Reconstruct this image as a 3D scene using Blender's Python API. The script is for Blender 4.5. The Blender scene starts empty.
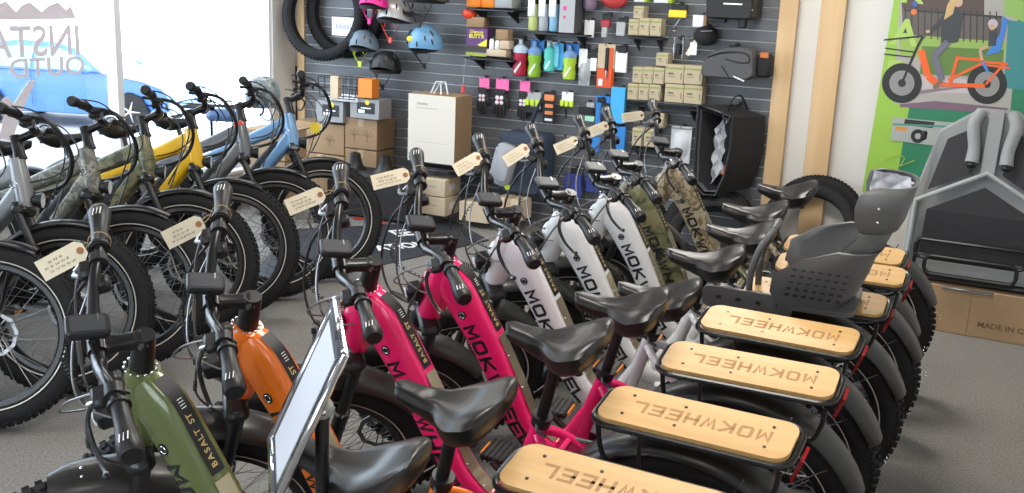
import bpy, math, random
from mathutils import Vector, Matrix
random.seed(7)
scene = bpy.context.scene
col = scene.collection
R = math.radians
PI = math.pi

# ---------------------------------------------------------------- camera
F_PX, PITCH, ROLL, CAM_H = 1046.9, 0.23931, 0.04154, 1.7223
cp, sp, cr, sr = math.cos(PITCH), math.sin(PITCH), math.cos(ROLL), math.sin(ROLL)
FWD = Vector((0, cp, -sp)); _u = Vector((0, sp, cp)); _r = Vector((1, 0, 0))
RT = cr*_r + sr*_u; UP = -sr*_r + cr*_u
EYE = Vector((0, 0, CAM_H))
cam_data = bpy.data.cameras.new('camera'); cam = bpy.data.objects.new('camera', cam_data); col.objects.link(cam)
cam_data.sensor_width = 36; cam_data.lens = F_PX*36/1024; cam_data.clip_start = 0.02
m = Matrix((RT, UP, -FWD)).transposed().to_4x4(); m.translation = EYE
cam.matrix_world = m
scene.camera = cam

# ---------------------------------------------------------------- world, lamps, exposure
scene.view_settings.view_transform = 'Standard'; scene.view_settings.look = 'None'
scene.view_settings.gamma = 1; scene.view_settings.use_curve_mapping = False
scene.view_settings.exposure = 0.28
world = bpy.data.worlds.new('sky'); scene.world = world; world.use_nodes = True
bg = world.node_tree.nodes['Background']
bg.inputs['Color'].default_value = (0.80, 0.90, 1.0, 1); bg.inputs['Strength'].default_value = 5.0

WA = -0.4428                                     # heading of the back wall
WD = Vector((math.cos(WA), math.sin(WA), 0))     # along the back wall, to the right
WN = Vector((math.sin(WA), -math.cos(WA), 0))    # out of the wall, into the room
WO = Vector((0, 7.9324, 0))
CORNER = WO + WD*-2.058
def room(u, off, z=0): return WO + WD*u + WN*off + Vector((0, 0, z))

def area(name, loc, size, energy, colr, rot):
    l = bpy.data.lights.new(name, 'AREA'); l.shape = 'RECTANGLE'; l.size, l.size_y = size
    l.energy = energy; l.color = colr
    o = bpy.data.objects.new(name, l); o.location = loc; o.rotation_euler = rot; col.objects.link(o)
    return o
for i, (u, off, e) in enumerate([(-0.6, 1.7, 26), (2.0, 1.7, 50), (-0.2, 4.6, 16), (2.4, 4.6, 40), (0.2, 7.6, 8), (2.6, 7.6, 16)]):
    area('ceiling_lamp_light', room(u, off, 2.86), (1.2, 0.6), e, (1.0, 0.95, 0.88), (0, 0, WA))
# ---------------------------------------------------------------- pixel rays onto real planes
def ray(px, py): return FWD + RT*((px-512)/F_PX) - UP*((py-246.5)/F_PX)
def at(px, py, y): r = ray(px, py); return EYE + r*((y-EYE.y)/r.y)
def on_floor(px, py, z=0.0): r = ray(px, py); return EYE + r*((z-EYE.z)/r.z)
def on_wall(px, py, off=0.0):
    r = ray(px, py); p0 = WO + WN*off; t = (p0-EYE).dot(WN)/r.dot(WN); P = EYE + r*t
    return (P-p0).dot(WD), P.z, t                # u along wall, height, depth
LN = -WD                                         # out through the left wall
def on_left(px, py, off=0.0):
    r = ray(px, py); p0 = CORNER - LN*off; t = (p0-EYE).dot(LN)/r.dot(LN); P = EYE + r*t
    return (P-p0).dot(WN), P.z

# ---------------------------------------------------------------- materials
MATS = {}
def mat(name, colr=(.5, .5, .5), rough=.5, metal=0., coat=0., spec=.5, bump=0., bscale=60, var=0., vscale=8, trans=0., emit=0., alpha=1.):
    if name in MATS: return MATS[name]
    m = bpy.data.materials.new(name); m.use_nodes = True; nt = m.node_tree; b = nt.nodes['Principled BSDF']
    c = (*colr, 1)
    b.inputs['Base Color'].default_value = c; b.inputs['Roughness'].default_value = rough
    b.inputs['Metallic'].default_value = metal; b.inputs['Coat Weight'].default_value = coat
    b.inputs['Coat Roughness'].default_value = .08; b.inputs['Specular IOR Level'].default_value = spec
    b.inputs['Transmission Weight'].default_value = trans; b.inputs['Alpha'].default_value = alpha
    if emit: b.inputs['Emission Color'].default_value = c; b.inputs['Emission Strength'].default_value = emit
    tc = nt.nodes.new('ShaderNodeTexCoord')
    if var:
        n = nt.nodes.new('ShaderNodeTexNoise'); n.inputs['Scale'].default_value = vscale; n.inputs['Detail'].default_value = 4
        nt.links.new(tc.outputs['Object'], n.inputs['Vector'])
        r = nt.nodes.new('ShaderNodeValToRGB'); r.color_ramp.elements[0].position = .3; r.color_ramp.elements[1].position = .7
        r.color_ramp.elements[0].color = (*[max(0, x*(1-var)) for x in colr], 1); r.color_ramp.elements[1].color = (*[min(1, x*(1+var)) for x in colr], 1)
        nt.links.new(n.outputs['Fac'], r.inputs['Fac']); nt.links.new(r.outputs['Color'], b.inputs['Base Color'])
    if bump:
        n = nt.nodes.new('ShaderNodeTexNoise'); n.inputs['Scale'].default_value = bscale; n.inputs['Detail'].default_value = 3
        nt.links.new(tc.outputs['Object'], n.inputs['Vector'])
        bp = nt.nodes.new('ShaderNodeBump'); bp.inputs['Strength'].default_value = bump; bp.inputs['Distance'].default_value = .01
        nt.links.new(n.outputs['Fac'], bp.inputs['Height']); nt.links.new(bp.outputs['Normal'], b.inputs['Normal'])
    MATS[name] = m
    return m
def stepped(name, stops, scale=14, rough=.4, coat=.3, noise='VORONOI'):
    m = bpy.data.materials.new(name); m.use_nodes = True; nt = m.node_tree; b = nt.nodes['Principled BSDF']
    b.inputs['Roughness'].default_value = rough; b.inputs['Coat Weight'].default_value = coat
    tc = nt.nodes.new('ShaderNodeTexCoord'); n = nt.nodes.new('ShaderNodeTexNoise')
    n.inputs['Scale'].default_value = scale; n.inputs['Detail'].default_value = 3.5; n.inputs['Roughness'].default_value = .62; n.inputs['Distortion'].default_value = .6
    nt.links.new(tc.outputs['Object'], n.inputs['Vector'])
    r = nt.nodes.new('ShaderNodeValToRGB'); r.color_ramp.interpolation = 'CONSTANT'
    while len(r.color_ramp.elements) < len(stops): r.color_ramp.elements.new(.5)
    for e, (p, c) in zip(r.color_ramp.elements, stops): e.position = p; e.color = (*c, 1)
    nt.links.new(n.outputs['Fac'], r.inputs['Fac']); nt.links.new(r.outputs['Color'], b.inputs['Base Color'])
    return m
def wood(name, c1, c2, scale=(1, 1, 1), rough=.5, rings=26):
    m = bpy.data.materials.new(name); m.use_nodes = True; nt = m.node_tree; b = nt.nodes['Principled BSDF']
    b.inputs['Roughness'].default_value = rough
    tc = nt.nodes.new('ShaderNodeTexCoord'); mp = nt.nodes.new('ShaderNodeMapping'); mp.inputs['Scale'].default_value = scale
    n = nt.nodes.new('ShaderNodeTexNoise'); n.inputs['Scale'].default_value = rings; n.inputs['Detail'].default_value = 5
    nt.links.new(tc.outputs['Object'], mp.inputs['Vector']); nt.links.new(mp.outputs['Vector'], n.inputs['Vector'])
    r = nt.nodes.new('ShaderNodeValToRGB'); r.color_ramp.elements[0].position = .3; r.color_ramp.elements[1].position = .72
    r.color_ramp.elements[0].color = (*c1, 1); r.color_ramp.elements[1].color = (*c2, 1)
    nt.links.new(n.outputs['Fac'], r.inputs['Fac']); nt.links.new(r.outputs['Color'], b.inputs['Base Color'])
    return m
M = dict(
    rubber=mat('tyre rubber', (.014, .014, .015), .78, spec=.3, bump=.15, bscale=90),
    black=mat('black plastic', (.015, .015, .016), .42, spec=.4),
    satin=mat('satin black metal', (.012, .012, .013), .30, spec=.4, coat=.1),
    fender=mat('dark fender metal', (.016, .016, .014), .36, coat=.1),
    saddle=mat('black saddle vinyl', (.011, .010, .010), .33, bump=.05, bscale=200),
    saddle_grey=mat('worn saddle cover', (.05, .05, .05), .4),
    silver=mat('silver metal', (.62, .63, .66), .26, metal=1.),
    steel=mat('spoke steel', (.30, .30, .31), .35, metal=.9),
    chrome=mat('chrome', (.75, .76, .8), .12, metal=1.),
    screen=mat('display glass', (.045, .048, .055), .42, spec=.3),
    white=mat('white print', (.85, .85, .85), .5),
    ink=mat('black print', (.01, .01, .012), .5),
    gold=mat('gold print', (.62, .43, .16), .4),
    cream_strip=mat('reflective stripe', (.72, .68, .6), .4),
    red=mat('red reflector', (.30, .012, .015), .2, coat=.6),
    amber=mat('amber reflector', (.95, .28, .02), .25, coat=.4),
    green=mat('olive green frame paint', (.115, .140, .045), .26, metal=.1, coat=.6),
    orange=mat('orange frame paint', (.98, .20, .008), .28, coat=.6),
    pink=mat('hot pink frame paint', (.93, .012, .16), .25, coat=.6),
    pearl=mat('pearl white frame paint', (.80, .79, .79), .22, coat=.8),
    yellow=mat('yellow frame paint', (.92, .52, .01), .28, coat=.6),
    steelgrey=mat('silver grey frame paint', (.30, .31, .32), .3, metal=.4, coat=.4),
    skyblue=mat('light blue frame paint', (.20, .38, .62), .3, metal=.2, coat=.5),
    slate=mat('slate grey frame paint', (.17, .18, .20), .3, metal=.3, coat=.5),
    olivecamo=stepped('olive camouflage paint', [(0, (.06, .065, .03)), (.42, (.14, .14, .06)), (.52, (.22, .20, .10)), (.62, (.05, .045, .03))], 13),
    desertcamo=stepped('desert camouflage paint', [(0, (.42, .34, .22)), (.42, (.24, .17, .09)), (.5, (.52, .42, .28)), (.6, (.15, .13, .07)), (.68, (.62, .55, .42))], 15),
    greycamo=stepped('grey camouflage paint', [(0, (.22, .22, .19)), (.42, (.13, .13, .10)), (.52, (.30, .29, .25)), (.62, (.10, .10, .08))], 16),
    deckwood=wood('bamboo deck wood', (.62, .36, .13), (.74, .47, .20), (.25, 3, 1), .42, 9),
    burn=mat('burnt lettering in bamboo', (.42, .22, .075), .6),
    pine=wood('pine lumber', (.62, .40, .20), (.76, .55, .32), (2.2, 2.2, .18), .6, 4),
    card=mat('brown cardboard', (.36, .235, .13), .8, var=.08, vscale=5),
    cardlight=mat('light cardboard', (.62, .50, .35), .8, var=.05),
    cardpale=mat('kraft product box', (.50, .42, .28), .75, var=.05),
    tag=mat('manila tag paper', (.84, .74, .55), .8),
    string=mat('tag string', (.42, .30, .15), .8),
    pencil=mat('pencil writing', (.16, .13, .11), .8),
    paper=mat('white paper', (.85, .85, .86), .6),
    carpet=mat('grey carpet', (.27, .255, .235), .95, bump=.8, bscale=300, var=.30, vscale=110, spec=.1),
    ceilpaint=mat('ceiling paint', (.30, .29, .28), .9, spec=.1),
    wallpaint=mat('white wall paint', (.74, .72, .68), .7, bump=.05, bscale=40),
    slat=mat('grey slatwall board', (.115, .12, .13), .38, bump=.03, bscale=30),
    insert=mat('groove insert', (.72, .72, .70), .4),
    seatgrey=mat('grey child seat plastic', (.10, .10, .098), .45),
    quilt=mat('quilted grey padding', (.50, .50, .52), .55),
    fabricgrey=mat('light grey canvas', (.27, .285, .285), .75, bump=.12, bscale=160),
    mesh=mat('dark mesh fabric', (.022, .021, .024), .7, bump=.3, bscale=260),
    darkcloth=mat('black woven cloth', (.016, .016, .018), .8, bump=.3, bscale=200),
    matcloth=mat('black printed mat', (.02, .022, .03), .6),
)
def M_(name, c, rough=.5, **k): return mat(name, c, rough, **k)

# ---------------------------------------------------------------- mesh builder
def frame_of(d):
    d = d.normalized(); a = Vector((0, 0, 1)) if abs(d.z) < .9 else Vector((1, 0, 0))
    x = a.cross(d).normalized(); return x, d.cross(x)
class MB:
    def __init__(s): s.v = []; s.f = []; s.m = []; s.mats = []; s.cur = 0
    def use(s, m):
        if m not in s.mats: s.mats.append(m)
        s.cur = s.mats.index(m); return s
    def add(s, vs, fs, mx=None):
        n = len(s.v)
        s.v += [tuple(mx @ Vector(p)) if mx else tuple(p) for p in vs]
        for f in fs: s.f.append([i+n for i in f]); s.m.append(s.cur)
        return s
    def box(s, c, d, mx=None):
        x, y, z = d[0]/2, d[1]/2, d[2]/2; c = Vector(c)
        vs = [c+Vector((i*x, j*y, k*z)) for i in (-1, 1) for j in (-1, 1) for k in (-1, 1)]
        return s.add(vs, [(0, 1, 3, 2), (4, 6, 7, 5), (0, 4, 5, 1), (2, 3, 7, 6), (0, 2, 6, 4), (1, 5, 7, 3)], mx)
    def rbox(s, c, d, b, mx=None):
        # box with chamfered edges
        c = Vector(c); h = [q/2 for q in d]; b = min(b, min(h)*.98); vs = []; idx = {}
        for i in (-1, 1):
            for j in (-1, 1):
                for k in (-1, 1):
                    for ax in range(3):
                        p = [i*h[0], j*h[1], k*h[2]]
                        for q in range(3):
                            if q != ax: p[q] -= (i, j, k)[q]*b
                        idx[(i, j, k, ax)] = len(vs); vs.append(c+Vector(p))
        fs = []
        for ax in range(3):
            o = [q for q in range(3) if q != ax]
            for sg in (-1, 1):
                ring = []
                for a, bb in ((-1, -1), (1, -1), (1, 1), (-1, 1)):
                    t = [0, 0, 0]; t[ax] = sg; t[o[0]] = a; t[o[1]] = bb; ring.append(idx[(*t, ax)])
                fs.append(ring if (sg > 0) != (ax == 1) else ring[::-1])
        for ax in range(3):
            o = [q for q in range(3) if q != ax]
            for a in (-1, 1):
                for bb in (-1, 1):
                    q = []
                    for e, w in ((-1, o[0]), (-1, o[1]), (1, o[1]), (1, o[0])):
                        t = [0, 0, 0]; t[ax] = e; t[o[0]] = a; t[o[1]] = bb; q.append(idx[(*t, w)])
                    fs.append(q)
        for i in (-1, 1):
            for j in (-1, 1):
                for k in (-1, 1): fs.append([idx[(i, j, k, 0)], idx[(i, j, k, 1)], idx[(i, j, k, 2)]])
        return s.add(vs, fs, mx)
    def cyl(s, p0, p1, r0, r1=None, n=14, mx=None):
        return s.tube([p0, p1], [r0, r0 if r1 is None else r1], n, mx=mx)
    def tube(s, pts, r, n=8, closed=False, mx=None, flat=1., cap=True):
        P = [Vector(p) for p in pts]; k = len(P); rs = r if isinstance(r, (list, tuple)) else [r]*k
        vs = []; fs = []; px = None
        for i in range(k):
            if closed: d = P[(i+1) % k]-P[i-1]
            else: d = P[min(i+1, k-1)]-P[max(i-1, 0)]
            if d.length < 1e-9: d = Vector((0, 0, 1))
            d.normalize()
            if px is None: x, y = frame_of(d)
            else:
                x = px-d*px.dot(d)
                x = x.normalized() if x.length > 1e-6 else frame_of(d)[0]
                y = d.cross(x)
            px = x
            for j in range(n):
                a = 2*PI*j/n; vs.append(P[i]+x*(rs[i]*math.cos(a))+y*(rs[i]*flat*math.sin(a)))
        for i in range(k if closed else k-1):
            for j in range(n):
                a = i*n+j; b = i*n+(j+1) % n; c = ((i+1) % k)*n+(j+1) % n; d = ((i+1) % k)*n+j
                fs.append((a, b, c, d))
        if not closed and cap: fs.append(list(range(n))[::-1]); fs.append([(k-1)*n+j for j in range(n)])
        return s.add(vs, fs, mx)
    def curve(s, pts, r, n=8, seg=6, mx=None, flat=1., closed=False):
        P = [Vector(p) for p in pts]; out = []; rr = r if isinstance(r, (list, tuple)) else [r]*len(P); ro = []
        k = len(P); rng = range(k) if closed else range(k-1)
        for i in rng:
            if closed: a, b, c, d = P[i-1], P[i], P[(i+1) % k], P[(i+2) % k]; r0, r1 = rr[i], rr[(i+1) % k]
            else: a, b, c, d = P[max(i-1, 0)], P[i], P[i+1], P[min(i+2, k-1)]; r0, r1 = rr[i], rr[i+1]
            for q in range(seg):
                t = q/seg
                out.append(.5*((2*b)+(c-a)*t+(2*a-5*b+4*c-d)*t*t+(3*b-a-3*c+d)*t**3)); ro.append(r0+(r1-r0)*t)
        if not closed: out.append(P[-1]); ro.append(rr[-1])
        return s.tube(out, ro, n, closed, mx, flat)
    def loft(s, rings, cap=True, mx=None, closed=False):
        n = len(rings[0]); vs = [p for r in rings for p in r]; fs = []; k = len(rings)
        for i in range(k if closed else k-1):
            for j in range(n): fs.append((i*n+j, i*n+(j+1) % n, ((i+1) % k)*n+(j+1) % n, ((i+1) % k)*n+j))
        if cap and not closed: fs.append(list(range(n))[::-1]); fs.append([(k-1)*n+j for j in range(n)])
        return s.add(vs, fs, mx)
    def grid(s, g, thick=None, mx=None):
        # g[i][j] points; gives a sheet, with thickness if thick (a vector) is set
        a, b = len(g), len(g[0]); vs = [Vector(p) for r in g for p in r]; fs = []
        for i in range(a-1):
            for j in range(b-1): fs.append((i*b+j, (i+1)*b+j, (i+1)*b+j+1, i*b+j+1))
        if thick is not None:
            t = Vector(thick); N = len(vs); vs += [p+t for p in vs]; fs += [tuple(q+N for q in reversed(f)) for f in fs[:]]
            rim = [j for j in range(b)]+[i*b+b-1 for i in range(1, a)]+[(a-1)*b+j for j in range(b-2, -1, -1)]+[i*b for i in range(a-2, 0, -1)]
            for q in range(len(rim)):
                c, d = rim[q], rim[(q+1) % len(rim)]; fs.append((c, d, d+N, c+N))
        return s.add(vs, fs, mx)
    def prism(s, o, h0, h1, mx=None):
        n = len(o); vs = [(x, y, h0) for x, y in o]+[(x, y, h1) for x, y in o]
        fs = [list(range(n))[::-1], [n+i for i in range(n)]]+[(i, (i+1) % n, n+(i+1) % n, n+i) for i in range(n)]
        return s.add(vs, fs, mx)
    def lathe(s, prof, p=(0, 0, 0), d=(0, 0, 1), n=16, mx=None):
        p = Vector(p); d = Vector(d).normalized(); x, y = frame_of(d); rings = []
        for r, h in prof: rings.append([p+d*h+x*(r*math.cos(2*PI*j/n))+y*(r*math.sin(2*PI*j/n)) for j in range(n)])
        return s.loft(rings, True, mx)
    def ell(s, c, r, n=12, k=8, mx=None):
        c = Vector(c); rings = []
        for i in range(k+1):
            a = -PI/2+PI*(i+.0001)/(k+.0002); rings.append([c+Vector((r[0]*math.cos(a)*math.cos(2*PI*j/n), r[1]*math.cos(a)*math.sin(2*PI*j/n), r[2]*math.sin(a))) for j in range(n)])
        return s.loft(rings, True, mx)
    def text(s, body, size, mx, thick=.0006, bold=.0, wide=1., align='CENTER', space=1.):
        c = bpy.data.curves.new('t', 'FONT'); c.body = body; c.size = size; c.offset = bold; c.align_x = align; c.align_y = 'CENTER'
        c.resolution_u = 3; c.space_character = space
        o = bpy.data.objects.new('t', c); col.objects.link(o)
        me = bpy.data.meshes.new_from_object(o.evaluated_get(bpy.context.evaluated_depsgraph_get()))
        S = Matrix.Diagonal((wide, 1, 1, 1)); n0 = [mx @ S @ v.co for v in me.vertices]
        nrm = (mx.to_3x3() @ Vector((0, 0, 1))).normalized()
        s.add([p+nrm*thick for p in n0], [tuple(p.vertices) for p in me.polygons])
        bpy.data.objects.remove(o); bpy.data.curves.remove(c); bpy.data.meshes.remove(me)
        return s
    def build(s, name, material=None, parent=None, smooth=40, loc=None):
        me = bpy.data.meshes.new(name); me.from_pydata(s.v, [], s.f); me.update()
        ms = s.mats or [material]
        for q in ms: me.materials.append(q)
        if s.mats: me.polygons.foreach_set('material_index', s.m)
        me.validate(); me.update()
        import bmesh
        bm = bmesh.new(); bm.from_mesh(me); bmesh.ops.recalc_face_normals(bm, faces=bm.faces); bm.to_mesh(me); bm.free()
        if smooth:
            me.polygons.foreach_set('use_smooth', [True]*len(me.polygons)); me.set_sharp_from_angle(angle=R(smooth))
        o = bpy.data.objects.new(name, me); col.objects.link(o)
        if parent: o.parent = parent
        if loc is not None: o.location = loc
        return o
def basis(o, x, y, z=None):
    x = Vector(x).normalized(); y = Vector(y).normalized(); z = Vector(z).normalized() if z else x.cross(y)
    mx = Matrix((x, y, z)).transposed().to_4x4(); mx.translation = Vector(o); return mx
def rrect(w, h, r, n=5):
    o = []
    for cx, cy, a0 in ((w/2-r, h/2-r, 0), (-w/2+r, h/2-r, 90), (-w/2+r, -h/2+r, 180), (w/2-r, -h/2+r, 270)):
        for i in range(n+1): a = R(a0+90*i/n); o.append((cx+r*math.cos(a), cy+r*math.sin(a)))
    return o
def tag(o, label=None, cat=None, group=None, kind=None):
    if label: o['label'] = label
    if cat: o['category'] = cat
    if group: o['group'] = group
    if kind: o['kind'] = kind
    return o
def empty(name, loc, rot=(0, 0, 0), label=None, cat=None, group=None):
    o = bpy.data.objects.new(name, None); col.objects.link(o); o.location = loc; o.rotation_euler = rot
    o.empty_display_size = .05
    return tag(o, label, cat, group)
def copy_tree(o, parent=None):
    c = o.copy(); col.objects.link(c)
    if parent: c.parent = parent
    for ch in [q for q in bpy.data.objects if q.parent == o]: copy_tree(ch, c)
    return c
def kids(o): return [q for q in bpy.data.objects if q.parent == o]
def paint(o, old, new):
    for i, sl in enumerate(o.material_slots):
        if sl.material == old: sl.link = 'OBJECT'; sl.material = new
# ---------------------------------------------------------------- wheels
WR = .356
def ring(c, rad, sec, n, mb, flip=False):
    # revolve section points (dr, y) round the wheel axle (y axis)
    rings = []
    for i in range(n):
        a = 2*PI*i/n; rings.append([Vector((c[0]+(rad+dr)*math.cos(a), c[1]+y, c[2]+(rad+dr)*math.sin(a))) for dr, y in sec])
    mb.loft(rings, closed=True)
def tyre_mb(c=(0, 0, 0), R_=WR, w=.098, knobs=72):
    mb = MB().use(M['rubber']); h = .05; r0 = R_-.086
    sec = [(r0, -w*.28), (r0+.012, -w*.40), (r0+.035, -w*.5), (r0+.06, -w*.46), (R_-.008, -w*.30), (R_-.004, 0),
           (R_-.008, w*.30), (r0+.06, w*.46), (r0+.035, w*.5), (r0+.012, w*.40), (r0, w*.28), (r0+.008, 0)]
    ring(c, 0, sec, 56, mb)
    for i in range(knobs):
        for k, (y, rr, wd) in enumerate(((-.036, R_-.013, .012), (-.012, R_-.002, .016), (.012, R_-.002, .016), (.036, R_-.013, .012))):
            a = 2*PI*(i+(.5 if k % 2 else 0))/knobs
            mx = Matrix.Translation(Vector(c)) @ Matrix.Rotation(-a, 4, 'Y') @ Matrix.Translation((rr, y, 0)) @ Matrix.Rotation(R(38 if k == 0 else -38 if k == 3 else 0), 4, 'Z')
            mb.box((0, 0, 0), (.010, wd, .013), mx)
    return mb
def stripe_mb(c, R_=WR):
    mb = MB().use(M['cream_strip'])
    for s in (-1, 1): ring(c, R_-.070, [(-.0022, s*.0437), (.0022, s*.0462), (.0022, s*.0476), (-.0022, s*.0452)], 64, mb)
    return mb
def rim_mb(c, R_=WR):
    mb = MB().use(M['satin']); r = R_-.086
    ring(c, r, [(.004, -.034), (.004, .034), (-.012, .034), (-.020, .024), (-.020, -.024), (-.012, -.034)], 56, mb)
    return mb
def spokes_mb(c, R_=WR, hub=.03, k=36):
    mb = MB().use(M['steel']); c = Vector(c)
    for i in range(k):
        s = 1 if i % 2 else -1; a = 2*PI*i/k; b = a+R(34 if (i//2) % 2 else -34)
        mb.tube([c+Vector((hub*math.cos(b), s*.032, hub*math.sin(b))), c+Vector(((R_-.104)*math.cos(a), s*.010, (R_-.104)*math.sin(a)))], .0013, 4, cap=False)
    return mb
def hub_mb(c, r=.032, w=.075, disc=1):
    mb = MB().use(M['satin']); c = Vector(c)
    mb.lathe([(.010, -w), (.012, -w*.6), (r, -w*.55), (r*.9, -w*.3), (r*.9, w*.3), (r, w*.55), (.012, w*.6), (.010, w)], c, (0, 1, 0), 18)
    return mb
def disc_mb(c, r=.085, y=.045):
    mb = MB().use(M['steel']); c = Vector(c)+Vector((0, y, 0))
    a = []
    for i in range(40):
        t = 2*PI*i/40; a.append((c.x+r*math.cos(t), c.z+r*math.sin(t)))
    rings = []
    for i in range(40):
        t = 2*PI*i/40; q = 1+.03*math.sin(t*10)
        rings.append([c+Vector((rr*q*math.cos(t), yy, rr*q*math.sin(t))) for rr, yy in ((r, -.001), (r, .001), (r-.014, .001), (r-.014, -.001))])
    mb.loft(rings, closed=True)
    for i in range(6):
        t = 2*PI*i/6; mb.tube([c+Vector((.02*math.cos(t+.5), 0, .02*math.sin(t+.5))), c+Vector(((r-.012)*math.cos(t), 0, (r-.012)*math.sin(t)))], .003, 5)
    return mb
def holes_bolts(c, k, r, y, mb):
    for i in range(k): t = 2*PI*i/k; mb.cyl(Vector(c)+Vector((r*math.cos(t), y, r*math.sin(t))), Vector(c)+Vector((r*math.cos(t), y+.004, r*math.sin(t))), .003, n=6)
def put_wheel(root, name, c, hubr=.03, discy=.045):
    t = tyre_mb(c).build(name, None, root)
    stripe_mb(c).build('reflective_stripe', None, t); rim_mb(c).build('rim', None, t, 50)
    spokes_mb(c, hub=hubr).build('spokes', None, t); hub_mb(c, hubr).build('hub', None, t); disc_mb(c, y=discy).build('brake_disc', None, t)
    return t
def mudguard(c, a0, a1, r=.374, w=.118, drop=.024, name='fender', root=None, m=None, bolts=True):
    c = Vector(c); g = []; k = 26
    for i in range(k+1):
        a = R(a0+(a1-a0)*i/k); row = []
        e = min(i, k-i)/k; ww = w*(1-.25*max(0, 1-e*12))
        for j in range(9):
            y = -ww/2+ww*j/8; dr = -drop*(abs(y)/(ww/2))**3
            row.append(c+Vector(((r+dr)*math.cos(a), y, (r+dr)*math.sin(a))))
        g.append(row)
    inner = [[c+(p-c)*1.0-Vector(((p-c).x, 0, (p-c).z)).normalized()*.003 for p in row] for row in g]
    mb = MB().use(m or M['fender']); mb.grid(g); n = len(mb.v); mb.grid([list(reversed(r_)) for r_ in inner])
    a, b = len(g), 9
    rim = [j for j in range(b)]+[i*b+b-1 for i in range(1, a)]+[(a-1)*b+j for j in range(b-2, -1, -1)]+[i*b for i in range(a-2, 0, -1)]
    cv = lambda q: n+(q//b)*b+(b-1-q % b)
    for q in range(len(rim)):
        u, v = rim[q], rim[(q+1) % len(rim)]; mb.f.append([u, cv(u), cv(v), v]); mb.m.append(mb.cur)
    o = mb.build(name, None, root, 50)
    if bolts:
        b_ = MB().use(M['chrome'])
        for y in (-.012, .012):
            a = R(a0+11); p = c+Vector(((r+.001)*math.cos(a), y, (r+.001)*math.sin(a))); b_.ell(p, (.004, .004, .004), 8, 5)
        b_.build('bolts', None, o)
    return o
def steer_mx(th, head):
    ax = Vector((-.375, 0, .927)); p = Vector(head)
    return Matrix.Translation(p) @ Matrix.Rotation(th, 4, ax) @ Matrix.Translation(-p)

def grip_obj(s, root, x0=(.360, .220, 1.116), x1=(.349, .350, 1.116)):
    a = Vector((x0[0], s*x0[1], x0[2])); b = Vector((x1[0], s*x1[1], x1[2])); d = (b-a)
    mb = MB().use(M['black'])
    mb.tube([a, a+d*.04, a+d*.10, a+d*.5, a+d*.72, a+d*.92, b], [.017, .020, .0165, .0185, .0225, .024, .019], 14)
    mb.tube([a+d*.02, a+d*.08], .0215, 14)
    x, y = frame_of(d)
    g = mb.build('grip', None, root)
    w = MB().use(M['white'])
    up = Vector((0, 0, 1)); sd = d.normalized().cross(up).normalized()
    for k in (-1, 0, 1):                                  # the three slanting strokes near the grip end
        p = a+d*(.70)+sd*(.0075*k); q = a+d*(.84)+sd*(.0075*k+.003)
        w.tube([p+up*.0208, q+up*.0228], .0013, 4)
    w.build('grip_mark', None, g)
    return g
def lever_obj(s, root, c):
    # brake lever: clamp, reservoir and blade hanging forward and down
    x, y, z = c
    mb = MB().use(M['black'])
    mb.cyl((x, s*(y-.012), z), (x, s*(y+.012), z), .019, n=12)
    mb.rbox((x+.028, s*(y-.008), z-.008), (.034, .05, .026), .008)
    mb.rbox((x+.005, s*(y-.05), z-.022), (.034, .034, .03), .006)
    l = mb.build('brake_lever', None, root)
    b = MB().use(M['satin'])
    b.curve([(x+.04, s*(y-.018), z-.012), (x+.062, s*(y+.015), z-.030), (x+.062, s*(y+.06), z-.052), (x+.050, s*(y+.115), z-.060), (x+.046, s*(y+.135), z-.052)], [.006, .006, .0055, .005, .006], 7, 4, flat=.6)
    b.ell((x+.046, s*(y+.138), z-.051), (.007, .007, .007), 8, 6)
    b.build('lever_blade', None, l)
    return l

GLYPH = {'M': [[(0, 0), (0, 1), (.5, .25), (1, 1), (1, 0)]], 'O': [[(.12, 0), (.88, 0), (1, .14), (1, .86), (.88, 1), (.12, 1), (0, .86), (0, .14), (.12, 0)]],
         'K': [[(0, 0), (0, 1)], [(1, 1), (.1, .5), (1, 0)]], 'W': [[(-.05, 1), (.22, 0), (.5, .85), (.78, 0), (1.05, 1)]], 'H': [[(0, 0), (0, 1)], [(1, 0), (1, 1)], [(0, .5), (1, .5)]],
         'E': [[(1, 1), (0, 1), (0, 0), (1, 0)], [(0, .5), (.85, .5)]], 'L': [[(0, 1), (0, 0), (1, 0)]]}
def glyph(mb, ch, w, h, st, mx, lift=0.):
    # a letter drawn as flat broad strokes, centred on the matrix
    for line in GLYPH[ch]:
        P = [Vector(((x-.5)*(w-st), (y-.5)*(h-st), lift)) for x, y in line]
        L, Rr = [], []
        for i, p in enumerate(P):
            a = (P[i]-P[i-1]).normalized() if i else (P[1]-P[0]).normalized()
            b = (P[i+1]-P[i]).normalized() if i < len(P)-1 else a
            if i == 0 and (P[0]-P[-1]).length < 1e-6: a = (P[-1]-P[-2]).normalized()
            if i == len(P)-1 and (P[0]-P[-1]).length < 1e-6: b = (P[1]-P[0]).normalized()
            n0 = Vector((-a.y, a.x, 0)); n1 = Vector((-b.y, b.x, 0)); n = (n0+n1)
            n = n.normalized() if n.length > 1e-3 else n0
            k = min(1.6, 1/max(.3, n.dot(n0))); e = Vector((0, 0, 0))
            if i == 0 and (P[0]-P[-1]).length > 1e-6: e = -a*st/2
            if i == len(P)-1 and (P[0]-P[-1]).length > 1e-6: e = a*st/2
            L.append(p+n*st/2*k+e); Rr.append(p-n*st/2*k+e)
        n = len(P); mb.add([mx @ q for q in L+Rr], [(i, i+1, n+i+1, n+i) for i in range(n-1)])
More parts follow.
